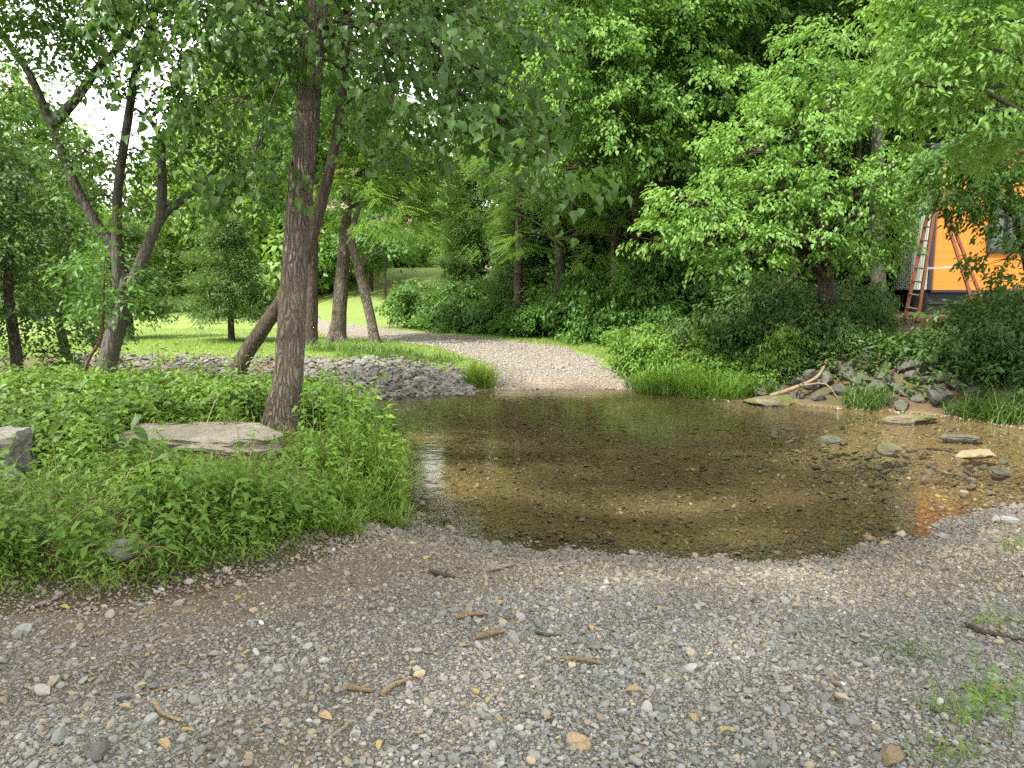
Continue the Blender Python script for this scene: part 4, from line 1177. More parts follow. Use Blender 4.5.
# the left bank: stilt grass and weeds
def weed_template(r, h, nl, L, W, shape, lean=.25, stemw=.004):
    t = np.linspace(.12, 1, nl) ** .8
    bend = r.normal(0, lean, 2)
    p = np.stack([bend[0] * t ** 1.6 * h, bend[1] * t ** 1.6 * h, t * h], -1)
    a = np.arange(nl) * 2.4 + r.uniform(0, 6)
    ax = np.stack([np.cos(a), np.sin(a), r.normal(-.05, .3, nl)], -1)
    up = np.stack([r.normal(0, .3, nl), r.normal(0, .3, nl), np.ones(nl)], -1)
    sz = r.uniform(.7, 1.2, nl) * (1 - .35 * np.abs(t - .55))
    v, f = leaf_geo(p, ax, up, L * sz, W * sz, shape, .15, .3)
    return v, f, np.clip(r.uniform(0, .6, nl) + .4 * t, 0, 1)

def stems_into(mb, pos, h, r, lean=.15, w=.004):
    n = len(pos); a = np.stack([r.normal(0, lean, n), r.normal(0, lean, n), np.ones(n)], -1)
    s = np.stack([np.cos(r.uniform(0, 6, n)), np.sin(r.uniform(0, 6, n)), np.zeros(n)], -1) * w
    tip = pos + a * h[:, None]
    v = np.stack([pos - s, pos + s, tip + s * .4, tip - s * .4], 1)
    mb.add(v.reshape(-1, 3), (np.array([[0, 1, 2, 3]])[None] + (np.arange(n) * 4)[:, None, None]).reshape(-1, 4), .35)

def upright(S, r, j=.25):
    a = r.uniform(0, 6.283, S)
    return np.stack([np.cos(a), np.sin(a), np.zeros(S)], -1)

WT = np.random.default_rng(303)
TW_grass = [weed_template(WT, .28, 10, .088, .018, 'kite', .5) for _ in range(14)]
TW_broad = [weed_template(WT, .36, 11, .085, .046, 'hex', .3) for _ in range(12)]
TW_tall = [weed_template(WT, .62, 20, .11, .05, 'hex', .2) for _ in range(8)]

def bank_points(n, r, xr=(-8.5, -.6), yr=(3.0, 12), edge=.0):
    x, y = r.uniform(*xr, n), r.uniform(*yr, n)
    e = seg_dist(x, y, VEG)
    ok = (inside(x, y, VEGP) & (e > edge + .12 * wob(x, y, 5, 3) + .05)) & (wdist(x, y) > .02)
    ok &= in_frame(x, y, np.full(n, .5), 80, 120)[0]
    return x[ok], y[ok], e[ok]

SLAB = Q(203, 441, 6.9); BLOCK = Q(4, 470, 5.75)
def clear(x, y):
    return ~((np.abs(x - SLAB[0]) < .62) & (np.abs(y - SLAB[1]) < .40)) & ~((np.abs(x - BLOCK[0] + .15) < .42) & (np.abs(y - BLOCK[1] - .1) < .4))

def sight(x, y):                             # trampled lower in front of the slabs
    f = 1 - .62 * ((np.abs(x - SLAB[0] * y / SLAB[1]) < .85) & (y < SLAB[1] + .3) & (y > SLAB[1] - 1.3))
    f = f * (1 - .6 * ((np.abs(x + 2.45 * y / 8) < .5) & (y < 8.3) & (y > 6.7)))
    return f * (1 - .6 * ((x < BLOCK[0] * y / BLOCK[1] + .75) & (y < BLOCK[1] + .2) & (y > BLOCK[1] - 1.4)))
r = np.random.default_rng(305)
x, y, e = bank_points(40000, r)
k = clear(x, y) & ((wob(x, y, 1.5, 3) + r.normal(0, .2, len(x)) > -.15) | (r.uniform(size=len(x)) < .3)); x, y, e = x[k], y[k], e[k]
mb = MB(); n = len(x)
h = .62 + .35 * smooth(0, .8, e) + .3 * wob(x, y, 1.6, 5) + .25 * smooth(8, 9.5, y)
scatter_sprays(mb, TW_grass, np.stack([x, y, zt(x, y) - .02], -1), upright(n, r), np.clip(h * sight(x, y) * r.uniform(.7, 1.25, n), .25, 1.4), r, .25, .5)
tag(mb.build('stilt_grass', M['lf_grass']), 'soft bright grass carpeting the left bank', 'grass', kind='stuff')
x, y, e = bank_points(14000, r, edge=.10)
k = clear(x, y) & ((wob(x, y, 1.5, 3) + r.normal(0, .3, len(x)) < .2) | (r.uniform(size=len(x)) < .25)); x, y, e = x[k], y[k], e[k]
mb = MB(); n = len(x)
scatter_sprays(mb, TW_broad, np.stack([x, y, zt(x, y) - .02], -1), upright(n, r), np.clip((.68 + .34 * smooth(0, 1.2, e) + .5 * wob(x, y, 1.9, 7)) * sight(x, y) * r.uniform(.6, 1.3, n), .25, 1.3), r, .15, .5)
tag(mb.build('weeds', M['lf_weed']), 'broad leaved weeds mixed through the grass on the left bank', 'weeds', kind='stuff')

# tall single weeds
rootw = []
def tall_weed(loc, seed, label, group, h=1.0):
    r = np.random.default_rng(seed)
    root = empty('tall_weed', loc, label, 'plant', group)
    mb = MB(); T = [weed_template(r, .6, 18, .10, .045, 'hex', .2)]
    scatter_sprays(mb, T, np.zeros((1, 3)), np.array([[1.0, 0, 0]]), np.array([h]), r, .05, .3)
    mb.build('foliage', M['lf_weed'], root)
    tb = MB(); tube(tb, [(0, 0, -.05), (0.01, 0, .3 * h), (.02, .01, .58 * h)], [.006, .005, .002], 5, 0, 2, r=r); tb.build('stem', M['lf_grass'], root)
    return root
spots = [(320, 500, .7), (362, 500, .75), (335, 515, .6), (375, 480, .9), (345, 440, 1.1), (365, 435, 1.1), (318, 455, .9), (300, 500, .6), (355, 475, .9), (330, 470, 1.0), (352, 455, 1.05), (372, 460, .95), (310, 450, 1.0), (344, 490, .9), (385, 480, .8), (300, 478, .8), (160, 395, 1.2), (150, 405, 1.0), (60, 480, 1.0), (35, 500, .9), (95, 470, 1.0), (20, 420, 1.3), (50, 410, 1.3), (85, 425, 1.2),
         (255, 470, .8), (278, 490, .8), (165, 495, .7), (225, 420, 1.0), (262, 405, 1.1), (305, 415, 1.2), (330, 420, 1.2), (195, 400, 1.1), (115, 400, 1.1)]
protoW = None
for i, (px, py, h) in enumerate(spots):
    g = G(px, min(py + 25, 600))
    if not bool(inside(g[0], g[1], VEGP)):
        g = G(px - 20, py + 15)
    if i < 4:
        w_ = tall_weed(g, 400 + i, 'tall leafy weed rising above the green cover of the left bank', 'tall weeds on the left bank', 1.0); w_.scale = (h,) * 3; rootw.append(w_)
    else:
        dup(rootw[i % 4], g, i * 1.9, h, None)

rr = np.random.default_rng(77)
for px, d_, h_ in [(95, 9.2, 1.1), (118, 9.6, 1.0), (140, 9.0, 1.2), (158, 9.6, 1.5), (172, 9.4, 1.2), (190, 9.8, 1.0), (208, 9.5, 1.1), (222, 9.2, 1.2), (240, 9.6, 1.2), (252, 9.0, 1.0), (262, 9.3, 1.2), (300, 9.4, 1.2), (312, 9.0, 1.1), (325, 9.2, 1.2), (340, 8.6, 1.2), (70, 9.5, 1.2), (40, 9.2, 1.2), (150, 9.8, 1.4), (330, 8.2, 1.2), (345, 7.8, 1.3), (358, 7.4, 1.25), (370, 7.0, 1.2), (378, 6.8, 1.0), (340, 7.2, 1.2), (355, 6.8, 1.1), (325, 7.6, 1.1), (362, 7.9, 1.3), (318, 7.0, 1.0), (348, 8.4, 1.3), (376, 7.4, 1.2), (335, 6.7, 1.0), (350, 7.5, 1.4), (366, 6.6, .9), (310, 7.5, 1.0), (338, 8.0, 1.35), (356, 8.2, 1.4), (372, 7.7, 1.2), (322, 8.5, 1.2)]:
    dup(rootw[int(px) % 4], ground_at(px, d_), rr.uniform(0, 6), h_, None)
k_ = 0
while k_ < 70:
    px, py = rr.uniform(-10, 395), rr.uniform(400, 565)
    g = G(px, py)
    if inside(g[0], g[1], VEGP) and bool(clear(g[0], g[1])) and seg_dist(g[0], g[1], VEG) > .25 and wdist(g[0], g[1]) > .05:
        front = abs(g[0] - SLAB[0] * g[1] / SLAB[1]) < .7 and SLAB[1] - 1.2 < g[1] < SLAB[1]
        dup(rootw[k_ % 4], g, rr.uniform(0, 6), rr.uniform(.3, .5) if front else rr.uniform(.45, .95), None); k_ += 1
x, y, e = bank_points(900, rr, edge=.0)
grass_field('dry_stems', np.stack([x, y, zt(x, y) - .01], -1), rr.uniform(.25, .65, len(x)), np.full(len(x), .007), leaf_mat('dry_stems', (.2, .15, .07), (.34, .27, .14), .2), 'dry tan stems scattered through the weeds of the left bank', 'dry stems', rr, .5)
x, y, e = bank_points(4200, rr, edge=.35)
kk_ = clear(x, y) & ((x < -2.9) | (y > 8.3) | (rr.uniform(size=len(x)) < .22)) & (wob(x, y, 1.1, 2) > -.3); x, y = x[kk_], y[kk_]
TW_big = [weed_template(WT, .42, 10, .13, .075, 'hex', .25) for _ in range(8)]
mb = MB(); n = len(x)
scatter_sprays(mb, TW_big, np.stack([x, y, zt(x, y) - .02], -1), upright(n, rr), np.clip(sight(x, y) * rr.uniform(.6, 1.25, n), .3, 1.3), rr, .15, .6)
tag(mb.build('broad_leaved_weeds', M['lf_bank']), 'large leaved weeds at the back and left of the left bank', 'weeds', kind='stuff')
n = 13000
x, y = rr.uniform(3.2, 15, n), rr.uniform(9.5, 19, n); wd = wdist(x, y)
ppx_ = 512 + F * x / y
kk_ = is_far(x, y) & (wd > .15) & ~((ppx_ > 885) & (ppx_ < 990) & (y > 14.2)) & ~((ppx_ > 755) & (ppx_ < 975) & (wd < 3.0) & (rr.uniform(size=n) < .5)) & ((x - 3) + (y - 15) * .4 > .2) & in_frame(x, y, zt(x, y), 60, 60)[0] & (rr.uniform(size=n) < .25 + .75 * smooth(.3, 1.6, wd))
x, y = x[kk_], y[kk_]; mb = MB(); n = len(x)
scatter_sprays(mb, TW_broad, np.stack([x, y, zt(x, y) - .02], -1), upright(n, rr), rr.uniform(.5, 1.2, n) * (1 + .5 * smooth(2.6, 1.2, wdist(x, y))), rr, .2, .6)
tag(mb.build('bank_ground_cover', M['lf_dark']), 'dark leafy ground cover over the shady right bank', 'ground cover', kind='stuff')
# long grass along water edges and on the right bank
def clump(name, c, n, spread, h, m, label, cat, seed, group=None, wd=.010, lean=.35):
    r = np.random.default_rng(seed)
    a = r.uniform(0, 6.28, n); q = spread * np.sqrt(r.uniform(0, 1, n))
    p = np.stack([np.cos(a) * q, np.sin(a) * q * .7, 0 * a], -1)
    p[:, 2] = zt(c[0] + p[:, 0], c[1] + p[:, 1]) - c[2] - .02
    o = grass_field(name, p, r.uniform(.5, 1.1, n) * h, np.full(n, wd), m, None, None, r, lean, None)
    o.location = c
    return tag(o, label, cat, group)
c = G(480, 386); clump('grass_clump', c, 420, .30, .62, M['lf_grass'], 'bright grass clump at the water edge left of the far gravel road', 'grass clump', 501, lean=.28, wd=.014)
for i, (px, py, h, n, s) in enumerate([(655, 391, .7, 300, .4), (680, 393, .75, 300, .4), (705, 395, .7, 300, .4), (728, 398, .6, 260, .35), (870, 407, .45, 260, .35), (860, 404, .4, 200, .3), (985, 418, .5, 260, .35), (1010, 421, .55, 260, .35), (960, 415, .35, 160, .25), (765, 395, .45, 160, .3), (640, 388, .4, 160, .3)]):
    c = G(px, py); clump('bank_grass', c, n, s, h, M['lf_weed'] if i < 4 else M['lf_bank'], 'long grass hanging over the water edge of the far right bank', 'grass clump', 510 + i, 'grass clumps along the far right water edge', wd=.013, lean=.4)
for i, (px, d_, h, n, s) in enumerate([(340, 17.2, .4, 150, .5), (365, 16.9, .45, 180, .5), (395, 16.8, .4, 150, .45), (425, 16.6, .35, 140, .4), (450, 16.9, .3, 120, .4), (318, 17.4, .35, 120, .4), (410, 16.2, .3, 100, .3), (380, 16.1, .35, 100, .3), (348, 16.2, .3, 80, .3)]):
    c = ground_at(px, d_); clump('bank_grass', c, n, s, h, M['lf_bank'], 'loose grass growing on top of the stony far bank left of the road', 'grass clump', 580 + i, 'grass clumps on the stony far bank', wd=.012, lean=.5)
for i, (px, py, h, n, s) in enumerate([(352, 500, .5, 160, .2), (375, 470, .55, 180, .22), (388, 492, .5, 160, .2), (385, 450, .55, 160, .2), (340, 520, .3, 160, .2), (392, 512, .3, 120, .15)]):
    c = G(px, py + 14); clump('bank_grass', c, n, s, h, M['lf_grass'], 'long bright grass leaning over the water from the left bank', 'grass clump', 530 + i, 'grass clumps at the water edge of the left bank', lean=.4)
for i, (px, py, h, n, s, lab) in enumerate([(905, 655, .10, 110, .17, 'low grey green grass tuft alone on the open gravel'), (985, 583, .07, 50, .09, 'tiny pale grass tuft on gravel near the right edge'), (962, 715, .13, 80, .16, 'bright grass tuft in the lower right corner of the gravel'),
                                            (1005, 625, .12, 80, .18, 'bright grass tuft at the right edge of the gravel'), (945, 760, .12, 60, .13, 'grass tuft cut by the bottom edge of the picture'), (1015, 550, .14, 60, .1, 'upright grass tuft near the stream at the right edge'), (907, 590, .06, 30, .06, 'smallest green tuft on the gravel by the water'), (1000, 700, .15, 70, .13, 'taller weedy grass tuft low on the right edge')]):
    c = G(px, py); clump('grass_tuft', c, n, s, h, M['lf_bank'] if i in (0, 1) else M['lf_grass'], lab, 'grass tuft', 550 + i, wd=.006, lean=.6)
# broad leaved seedlings in the lower right
for i, (px, py, h) in enumerate([(960, 735, .35), (985, 715, .4), (1010, 745, .35), (935, 715, .25), (975, 690, .3), (1015, 690, .3)]):
    dup(rootw[i % 4], G(px, py), i * 2.3, h, 'small leafy seedling growing in the gravel at the lower right', 'seedlings in the gravel')

# ------------------------------------------------------------------ rocks
def rock(name, loc, size, m, label, cat, seed, group=None, flat=.65, sub=3, rz=None, sink=.2, stretch=1.0):
    r = np.random.default_rng(seed)
    v, f = stone_shape(sub, r, 12, flat, .5, .85)
    v = v * np.array([stretch, 1, 1]) * size * .5
    zmin = v[:, 2].min(); v[:, 2] -= zmin + sink * (v[:, 2].max() - zmin)
    mb = MB(); mb.add(v, f)
    o = mb.build(name, m)
    o.location = loc; o.rotation_euler = (0, 0, seed * 1.3 if rz is None else rz)
    return tag(o, label, cat, group)

# riprap on the far left bank: individual stones
r = np.random.default_rng(601)
LR = 'pale grey angular stone in the riprap of the far bank left of the road'
pr = [rock('riprap_stone', (0, 0, 0), 1.0, M['riprap'], LR, 'stone', 610 + i, 'riprap stones left of the far road', .7, 2, sink=.1) for i in range(8)]
cnt = 0
while cnt < 295:
    px = r.uniform(300, 472) if cnt < 225 else r.uniform(70, 300)
    x = (px - 512) / F * 15
    yf = float(np.interp(x, _fx, _fy))
    t = r.uniform(-.15, 1.7) if cnt < 225 else r.uniform(.2, 1.9)
    y = yf + t; x = (px - 512) / F * y
    s = r.uniform(.10, .26) if t < 1 else r.uniform(.08, .18)
    loc = (x, y, gz(x, y) - .02)
    if cnt < 8:
        o = pr[cnt]; o.location = loc; o.scale = (s,) * 3; o.rotation_euler = (r.uniform(-.3, .3), r.uniform(-.3, .3), r.uniform(0, 6))
    else:
        o = dup(pr[cnt % 8], loc, r.uniform(0, 6), s); o.rotation_euler[0] = r.uniform(-.4, .4); o.rotation_euler[1] = r.uniform(-.4, .4)
    cnt += 1

n = 6000
px_ = r.uniform(60, 474, n); t_ = r.uniform(-.3, 2.3, n)
x_ = (px_ - 512) / F * 15; y_ = np.interp(x_, _fx, _fy) + t_; x_ = (px_ - 512) / F * y_
k_ = ~inside(x_, y_, ROADP) & (r.uniform(size=n) > smooth(1.1, 2.3, t_)) & (r.uniform(size=n) < np.where(px_ < 295, .45, 1)); x_, y_ = x_[k_], y_[k_]
stone_field('riprap_rubble', M['stones'], np.stack([x_, y_, zt(x_, y_)], -1), np.clip(r.lognormal(math.log(.095), .35, len(x_)), .05, .2), np.full(len(x_), .2), 'small broken grey stone filling the gaps of the far left bank', 'rubble', dim=.40)
# boulders on the right bank
r = np.random.default_rng(602)
LBo = 'grey angular boulder in the heap on the shady right bank'
pb = [rock('bank_boulder', (0, 0, 0), 1.0, M['rock'], LBo, 'boulder', 640 + i, 'boulders heaped on the right bank', .7, 3, sink=.1) for i in range(7)]
bs = [(762, 392, .35), (780, 388, .3), (795, 382, .35), (815, 384, .42), (828, 378, .5), (845, 374, .45), (838, 390, .38), (862, 380, .45), (880, 374, .45), (875, 390, .4), (893, 386, .42), (905, 392, .38), (915, 378, .5), (925, 368, .55),
      (940, 362, .5), (945, 376, .4), (905, 368, .45), (890, 362, .4), (918, 398, .3), (905, 404, .4), (930, 392, .32), (955, 385, .35), (975, 390, .35), (985, 400, .35), (820, 396, .3), (850, 396, .28), (1005, 402, .4), (800, 394, .28), (868, 368, .4), (960, 370, .4), (855, 365, .35), (1018, 412, .35), (835, 366, .45), (870, 356, .42), (885, 383, .4), (858, 388, .4), (770, 384, .3), (810, 376, .4), (930, 380, .42), (950, 368, .4), (968, 380, .42), (790, 396, .28), (878, 398, .3)]
for i, (px, py, s) in enumerate(bs):
    g = G(px, py + 4); g[2] -= s * .1
    if i < 7:
        o = pb[i]; o.location = g; o.scale = (s,) * 3; o.rotation_euler = (.2, .1, i)
    else:
        o = dup(pb[i % 7], g, i * 1.7, (s, s * r.uniform(.8, 1.1), s * r.uniform(.8, 1.15))); o.rotation_euler[0] = r.uniform(-.4, .4); o.rotation_euler[1] = r.uniform(-.4, .4)
g = G(937, 403); rock('pale_boulder', g, .52, M['riprap'], 'pale triangular boulder at the water edge, lightest of the right bank heap', 'boulder', 671, flat=.95, sub=3, rz=.5)
g = G(665 + 220, 405)
# mossy slabs and stones in and beside the stream
def onwater(px, py, z=0.0):
    p = P(px, py, z); return p
rock('mossy_slab', onwater(772, 402), 1.0, M['mossrock'], 'flat mossy slab jutting into the water below the boulders', 'rock', 681, flat=.28, rz=.1, sink=.3, stretch=1.2)
rock('mossy_slab', onwater(910, 420), .75, M['mossrock'], 'low green mossy slab lying in the stream by the pale boulder', 'rock', 682, flat=.2, rz=.2, sink=.35, stretch=1.3)
rock('mossy_stone', onwater(890, 452), .42, M['mossrock'], 'small mossy stone breaking the shallow water midstream', 'rock', 683, flat=.4, rz=.4, sink=.3)
rock('flat_rock', onwater(978, 457), .42, M['tan'], 'pale flat rock lying in the shallow amber water', 'rock', 684, flat=.28, rz=-.1, sink=.25, stretch=1.5)
rock('flat_rock', onwater(830, 440), .3, M['rock'], 'small grey rock in the stream left of the mossy stone', 'rock', 685, flat=.4, sink=.4)
rock('flat_rock', onwater(958, 438), .45, M['rock'], 'low dark rock in the stream behind the pale flat rock', 'rock', 686, flat=.25, sink=.4, stretch=1.4)
rock('flat_rock', onwater(1000, 472), .3, M['rock'], 'small grey rock in the riffle near the right edge', 'rock', 687, flat=.4, sink=.4)
for i, (px, py, s, m, lab) in enumerate([(942, 538, .17, 'white', 'white stone at the water edge on the right'), (886, 546, .13, 'tan', 'tan flat stone at the water edge on the right'), (868, 541, .15, 'tan', 'brown stone just left of the tan flat stone by the water'), (1008, 524, .18, 'white', 'pale flat stone on the gravel at the right edge'),
                                         (890, 761, .12, 'tan', 'tan flat stone at the bottom edge right of centre'), (577, 746, .11, 'tan', 'yellowish stone at the bottom centre'), (592, 476 + 62, .14, 'tan', 'tan stone under shallow water near the shore'), (500, 724, .055, 'tan', 'round tan pebble in the grey gravel'), (550, 724, .06, 'rock', 'round grey pebble right of the tan one'),
                                         (152, 612, .13, 'tan', 'buff stone below the grass on the left gravel'), (96, 755, .15, 'riprap', 'flat grey stone in the bottom left corner'), (190, 612, .1, 'wood', 'brown stone right of the buff one on the left gravel'), (22, 632, .12, 'white', 'whitish stone at the left edge of the gravel'), (930, 592, .1, 'white', 'white stone beside grass tufts on the right gravel'), (428, 553, .12, 'greyconcrete', 'flat grey stone on the tan shore below the grass point'), (610, 543, .12, 'rock', 'dark flat stone beside the tan one in the shallows'), (996, 693, .11, 'tan', 'orange tan stone on the right gravel')]):
    g = G(px, py); rock('loose_stone', g, s, M[m], lab, 'stone', 700 + i, flat=.5, sub=3, sink=.25)

# concrete slab and block in the left undergrowth
def slab(name, loc, dims, m, label, seed, rz=0, tilt=(0, 0), rough=.02, parent=None):
    import bmesh
    r = np.random.default_rng(seed)
    b = bmesh.new(); bmesh.ops.create_cube(b, size=1)
    bmesh.ops.subdivide_edges(b, edges=b.edges, cuts=9, use_grid_fill=True)
    v = np.array([q.co[:] for q in b.verts]); f = [[k.index for k in q.verts] for q in b.faces]; b.free()
    out = 1 + .10 * wob(v[:, 0] * 3 + seed, v[:, 1] * 3, 2.3, 1) + .05 * wob(v[:, 0] * 8, v[:, 1] * 8 + seed, 2, 3)
    for _ in range(5):
        a = r.uniform(0, 6.28); nrm = np.array([math.cos(a), math.sin(a)]); s = np.maximum(0, v[:, :2] @ nrm - r.uniform(.47, .6)); v[:, :2] -= s[:, None] * nrm
    v[:, :2] *= out[:, None]
    v[:, :2] *= (1 + .05 * np.sin(v[:, 2:3] * 9 + v[:, :1] * 8) * (np.abs(v[:, 2:3]) < .45))
    v = v * np.array(dims) + r.normal(0, rough, v.shape) * np.array([1, 1, .35])
    mb = MB(); mb.add(v, f)
    o = mb.build(name, m); o.location = loc; o.rotation_euler = (*tilt, rz)
    return o
o = slab('concrete_slab', (SLAB[0], SLAB[1], SLAB[2] + .0), (1.36, .80, .19), M['concrete'], '', 801, .06, (.02, .03), .012); tag(o, 'flat broken tan concrete slab propped up in the weeds left of the big trunk', 'slab')
o = slab('concrete_slab', (SLAB[0] + .05, SLAB[1] + .08, SLAB[2] - .26), (1.1, .6, .2), M['greyconcrete'], '', 802, .3, (0, 0), .015); tag(o, 'darker broken slab lying underneath the flat tan concrete slab', 'slab')
o = slab('concrete_block', (BLOCK[0] - .32, BLOCK[1] + .1, gz(BLOCK[0], BLOCK[1]) + .14), (.72, .5, .42), M['greyconcrete'], '', 803, .05, (.03, 0), .012); tag(o, 'thick rough grey concrete block in the weeds at the left edge', 'block')
g = G(120, 565); rock('flat_rock', g + np.array([0, 0, .05]), .3, M['greyconcrete'], 'small grey rock half buried in the grass of the left bank', 'rock', 805, flat=.4, stretch=1.2)

# ------------------------------------------------------------------ sticks, driftwood and leaves on the gravel
def stick(pa, pb_, rad, m, label, seed, fork=None, lift=0):
    r = np.random.default_rng(seed)
    a, b_ = G(*pa), G(*pb_)
    rad = rad * .85; a[2] += rad * .8 + .008; b_[2] += rad * .8 + .008
    mid = (a + b_) / 2 + np.array([r.normal(0, .1), r.normal(0, .1), .02]) * np.linalg.norm(b_ - a)
    mb = MB(); tube(mb, [a, a * .6 + mid * .4, mid, b_], [rad * .9, rad * 1.1, rad, rad * .6], 8, .15, 3, r=r)
    if fork:
        c = G(*fork); c[2] += rad; tube(mb, [mid, (mid + c) / 2 + [0, 0, .01], c], [rad * .6, rad * .5, rad * .25], 7, .1, 2, r=r)
    o = mb.build('stick', m, None, a, smooth_=True)
    return tag(o, label, 'stick')
stick((482, 575), (514, 568), .022, M['palewood'], 'short pale stick on the tan shore just above centre gravel', 901)
stick((476, 641), (504, 635), .018, M['wood'], 'thick brown stick in the middle of the grey gravel', 902)
stick((455, 622), (487, 617), .016, M['wood'], 'dark broken stick above the thick brown one', 903)
stick((382, 698), (412, 682), .014, M['tan'], 'forked tan root piece on the gravel left of centre', 904, (400, 690))
stick((340, 692), (372, 697), .014, M['wood'], 'brown stick lying beside a crumpled dead leaf', 905, (352, 684))
stick((328, 744), (352, 722), .008, M['palewood'], 'thin pale stick standing at an angle near the bottom left of centre', 906)
stick((153, 703), (184, 727), .010, M['wood'], 'thin dark stick across the left gravel', 907)
stick((140, 700), (205, 682), .007, M['wood'], 'long thin twig on the left gravel', 908)
stick((562, 662), (602, 668), .013, M['wood'], 'knobbly tan brown stick on gravel right of centre', 909)
stick((535, 636), (562, 639), .009, M['bark_dark'], 'thin black stick right of the thick brown one', 910)
stick((430, 574), (455, 580), .016, M['bark_dark'], 'dark rotten twig on the shore left of the pale stick', 911, (448, 572))
stick((905, 453), (965, 456), .018, M['bark_dark'], 'dark waterlogged branch lying across the shallow riffle', 912)
stick((965, 628), (1024, 645), .016, M['bark_dark'], 'dark branch on the gravel at the right edge', 913)
a, b_ = G(838, 400), G(815, 360)
mb = MB(); tube(mb, [G(770, 402) + [0, 0, .1], G(800, 398) + [0, 0, .22], G(818, 388) + [0, 0, .22], G(826, 376) + [0, 0, .3]], [.045, .04, .03, .018], 9, .15, 4); tube(mb, [G(800, 398) + [0, 0, .22], G(825, 398) + [0, 0, .25], P(840, 402, .05)], [.02, .015, .006], 6, .1, 3)
tag(mb.build('fallen_branch', M['wood'], smooth_=True), 'weathered fallen branch bent over the mossy slab at the water edge', 'branch')

def leaf_thing(m, label, group, seed):
    r = np.random.default_rng(seed)
    v, f = leaf_geo(np.zeros((1, 3)), np.array([[1.0, 0, .1]]), np.array([[.1, .1, 1.0]]), np.array([.065]), np.array([.042]), 'hex', .15, .2)
    mb = MB(); mb.add(v[0], f, r.uniform(0, 1))
    return tag(mb.build('fallen_leaf', m), label, 'leaf', group)
ly = leaf_thing(M['yleaf'], 'fallen yellow leaf lying on the gravel', 'fallen yellow leaves', 921)
lb = leaf_thing(M['bleaf'], 'fallen tan brown leaf lying on the gravel', 'fallen brown leaves', 922)
lp = [(179, 738, 0), (478, 699, 0), (490, 703, 0), (137, 692, 0), (420, 683, 0), (240, 600, 0), (208, 600, 1), (130, 715, 1), (590, 630, 1), (460, 652, 1), (640, 695, 1), (700, 660, 1), (575, 560, 1), (430, 560, 0), (320, 720, 1), (325, 700, 1), (250, 655, 1), (60, 610, 0), (470, 610, 1), (503, 605, 1), (740, 700, 1), (840, 690, 1), (660, 610, 1), (720, 740, 0), (420, 740, 1), (380, 748, 0), (300, 610, 1), (150, 660, 1), (690, 720, 1), (545, 725, 1), (800, 610, 1), (760, 650, 1), (620, 590, 1), (540, 585, 1), (160, 745, 1), (90, 690, 1), (900, 690, 1), (860, 640, 1), (100, 640, 1), (665, 520, 0), (820, 520, 1), (770, 500, 0)]
fl = {0: 0, 1: 0}
for i, (px, py, k) in enumerate(lp):
    g = G(px, py); g[2] += .022 if wdist(g[0], g[1]) > 0 else 0
    src = (ly, lb)[k]
    if fl[k] == 0: src.location = g; o = src
    else: o = dup(src, g, i * 2.2, random.uniform(.6, 1.1))
    o.rotation_euler = (random.uniform(-.3, .3), random.uniform(-.3, .3), i * 2.2); fl[k] += 1

# ------------------------------------------------------------------ the orange cabin
C0 = Q(930, 290, 19.2); zf, zg = 2.0, 1.42
fd = np.array([.975, -.22, 0]); fd /= np.linalg.norm(fd); nd = np.array([fd[1], -fd[0], 0]); nd = np.array([-.22, -.975, 0]) / np.linalg.norm([.22, .975])
sd_ = -nd                                    # side wall runs away from the viewer
cab = empty('orange_cabin', (C0[0], C0[1], zg), 'bright orange cabin on a black base behind the ladder and trees', 'cabin')
LOC = np.array([C0[0], C0[1], zg]); HT = 3.5; LF = 6.2; LS = 3.2
AX = np.array([fd, sd_, [0, 0, 1]])
def W3(a, b, z): return np.array([C0[0], C0[1], 0]) + fd * a + sd_ * b + np.array([0, 0, z])
wa, wb = 1.28, 2.05                            # window span along the wall
wz0, wz1 = zf + 1.0, zf + 2.1
mb = MB()
def board(a0, a1, z0, z1): box(mb, W3((a0 + a1) / 2, .05, (z0 + z1) / 2), (a1 - a0, .1, z1 - z0), AX)
nb = 18; bh = HT / nb
for i in range(nb):                          # lapped boards around the window opening
    z0, z1 = zf + i * bh, zf + (i + 1) * bh - .003
    for (a0, a1) in ((.0, wa), (wb, LF)):
        board(a0, a1, z0, z1)
    if z1 <= wz0 + .02 or z0 >= wz1 - .02: board(wa, wb, z0, z1)
box(mb, W3(LF / 2, .08, zf + HT / 2), (LF - .02, .02, HT - .02), AX) if False else None
mb.build('wall', M['orange'], cab, LOC)
mb = MB(); box(mb, W3(-.02, LS / 2, zf + HT / 2), (.06, LS, HT), AX)
for i in range(16): box(mb, W3(-.06, .1 + i * .2, zf + HT / 2), (.03, .07, HT - .04), AX)
o = mb.build('wall', M['greypanel'], cab, LOC); o['label'] = 'grey green ribbed side wall'
mb = MB(); box(mb, W3(LF / 2, .12, (zg + zf) / 2 - .1), (LF, .1, zf - zg + .18), AX); box(mb, W3(LF / 2, .0, zf - .035), (LF, .2, .05), AX); box(mb, W3(LF / 2, .04, zf - .33), (LF, .08, .06), AX); box(mb, W3(.02, LS / 2 + .1, (zg + zf) / 2 - .1), (.1, LS, zf - zg + .16), AX)
mb.build('base', M['black'], cab, LOC)
mb = MB(); box(mb, W3(-.03, -.02, zf + HT / 2), (.09, .09, HT), AX); mb.build('corner_post', M['black'], cab, LOC)
wn = MB()
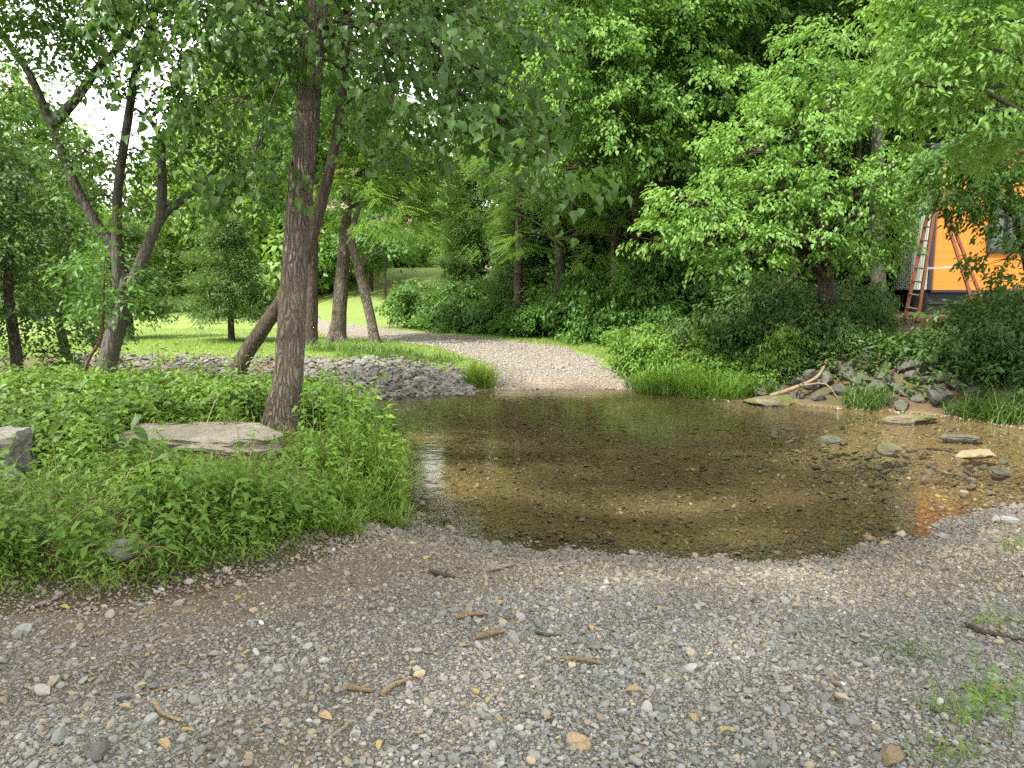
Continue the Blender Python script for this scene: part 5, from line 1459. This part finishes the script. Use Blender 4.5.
for a, z, w, h in (((wa + wb) / 2, wz0 - .02, wb - wa + .14, .08), ((wa + wb) / 2, wz1 + .02, wb - wa + .14, .08), (wa - .03, (wz0 + wz1) / 2, .08, wz1 - wz0 - .05), (wb + .03, (wz0 + wz1) / 2, .08, wz1 - wz0 - .05), ((wa + wb) / 2, (wz0 + wz1) / 2, .05, wz1 - wz0 - .05)):
    box(wn, W3(a, -.01, z), (w, .14, h), AX)
wf = wn.build('window', M['black'], cab, LOC)
pn = MB(); box(pn, W3((wa + wb) / 2, .06, (wz0 + wz1) / 2), (wb - wa, .02, wz1 - wz0), AX); pn.build('pane', M['glass'], wf, LOC * 0 + LOC)
mb = MB(); box(mb, W3(LF / 2, LS / 2, zf + HT + .06), (LF + .5, LS + .5, .12), AX); mb.build('roof', M['black'], cab, LOC)
mb = MB(); box(mb, W3(LF / 2, LS, zf + HT / 2), (LF, .08, HT), AX); mb.build('rear_wall', M['greypanel'], cab, LOC)

# ------------------------------------------------------------------ step ladder
def gp(px, d):
    x = Q(px, 310, d)[0]; return np.array([x, d, gz(x, d)])
dn, df = 16.7, 17.25
tn, tf = Q(936, 199, dn + .06), Q(931, 199, df - .12)
fn, ff = gp(918, dn), gp(905, df)
rn, rf = gp(979, dn), gp(990, df)
tn2, tf2 = Q(941, 202, dn + .06), Q(944, 203, df - .12)
lad = empty('step_ladder', (fn + ff + rn + rf) / 4, 'tall orange step ladder standing open in front of the orange cabin', 'ladder')
LL = np.array(lad.location)
for a, b_ in ((tn, fn), (tf, ff), (tn2, rn), (tf2, rf)):
    mb = MB(); bar(mb, a, b_, .066, .045, (0, 1, 0)); rl = mb.build('rail', M['fibre'], lad, LL)
    mb = MB(); e = b_ + (a - b_) * .02; bar(mb, b_ - (a - b_) * .004, e, .10, .065, (0, 1, 0)); mb.build('rubber_foot', M['black'], rl, LL)
for i in range(1, 9):
    t = i / 9
    mb = MB(); bar(mb, tn + (fn - tn) * t, tf + (ff - tf) * t, .09, .03); mb.build('step', M['alu'], lad, LL)
for i in range(1, 9, 1):
    t = i / 9
    mb = MB(); bar(mb, tn2 + (rn - tn2) * t, tf2 + (rf - tf2) * t, .05, .03); mb.build('rear_brace', M['fibre'], lad, LL)
for (p, q, s_) in ((tn, fn, (tn2, rn)), (tf, ff, (tf2, rf))):
    mb = MB(); bar(mb, p + (q - p) * .56, s_[0] + (s_[1] - s_[0]) * .54, .03, .012); mb.build('spreader', M['alu'], lad, LL)
mb = MB(); box(mb, (tn + tf + tn2 + tf2) / 4 + [0, 0, .03], (.28, .52, .07)); mb.build('top_cap', M['fibre'], lad, LL)

# ------------------------------------------------------------------ tiny things at the far end of the lawn
b = Q(180, 308, 56); b[2] = gz(b[0], b[1])
mb = MB(); tube(mb, [b, b + [0, 0, 1.0]], [.05, .05], 8); box(mb, b + [0, 0, 1.15], (.32, .3, .3)); mb.add(np.array([b + [-.22, -.2, 1.3], b + [.22, -.2, 1.3], b + [.22, .2, 1.3], b + [-.22, .2, 1.3], b + [0, -.2, 1.5], b + [0, .2, 1.5]]), [[0, 1, 4], [2, 3, 5], [0, 4, 5, 3], [1, 2, 5, 4], [0, 3, 2, 1]])
tag(mb.build('post_box', M['whitepaint'], None, b), 'small pale box on a post at the far end of the lawn', 'post box')
b2 = Q(178, 311, 54); b2[2] = gz(b2[0], b2[1])
bench = empty('garden_bench', b2, 'low dark bench below the pale post at the far end of the lawn', 'bench')
mb = MB(); box(mb, b2 + [0, 0, .45], (1.7, .45, .07)); mb.build('seat', M['black'], bench, b2)
for sx_ in (-.7, .7):
    mb = MB(); box(mb, b2 + [sx_, 0, .2], (.08, .4, .42)); mb.build('leg', M['black'], bench, b2)
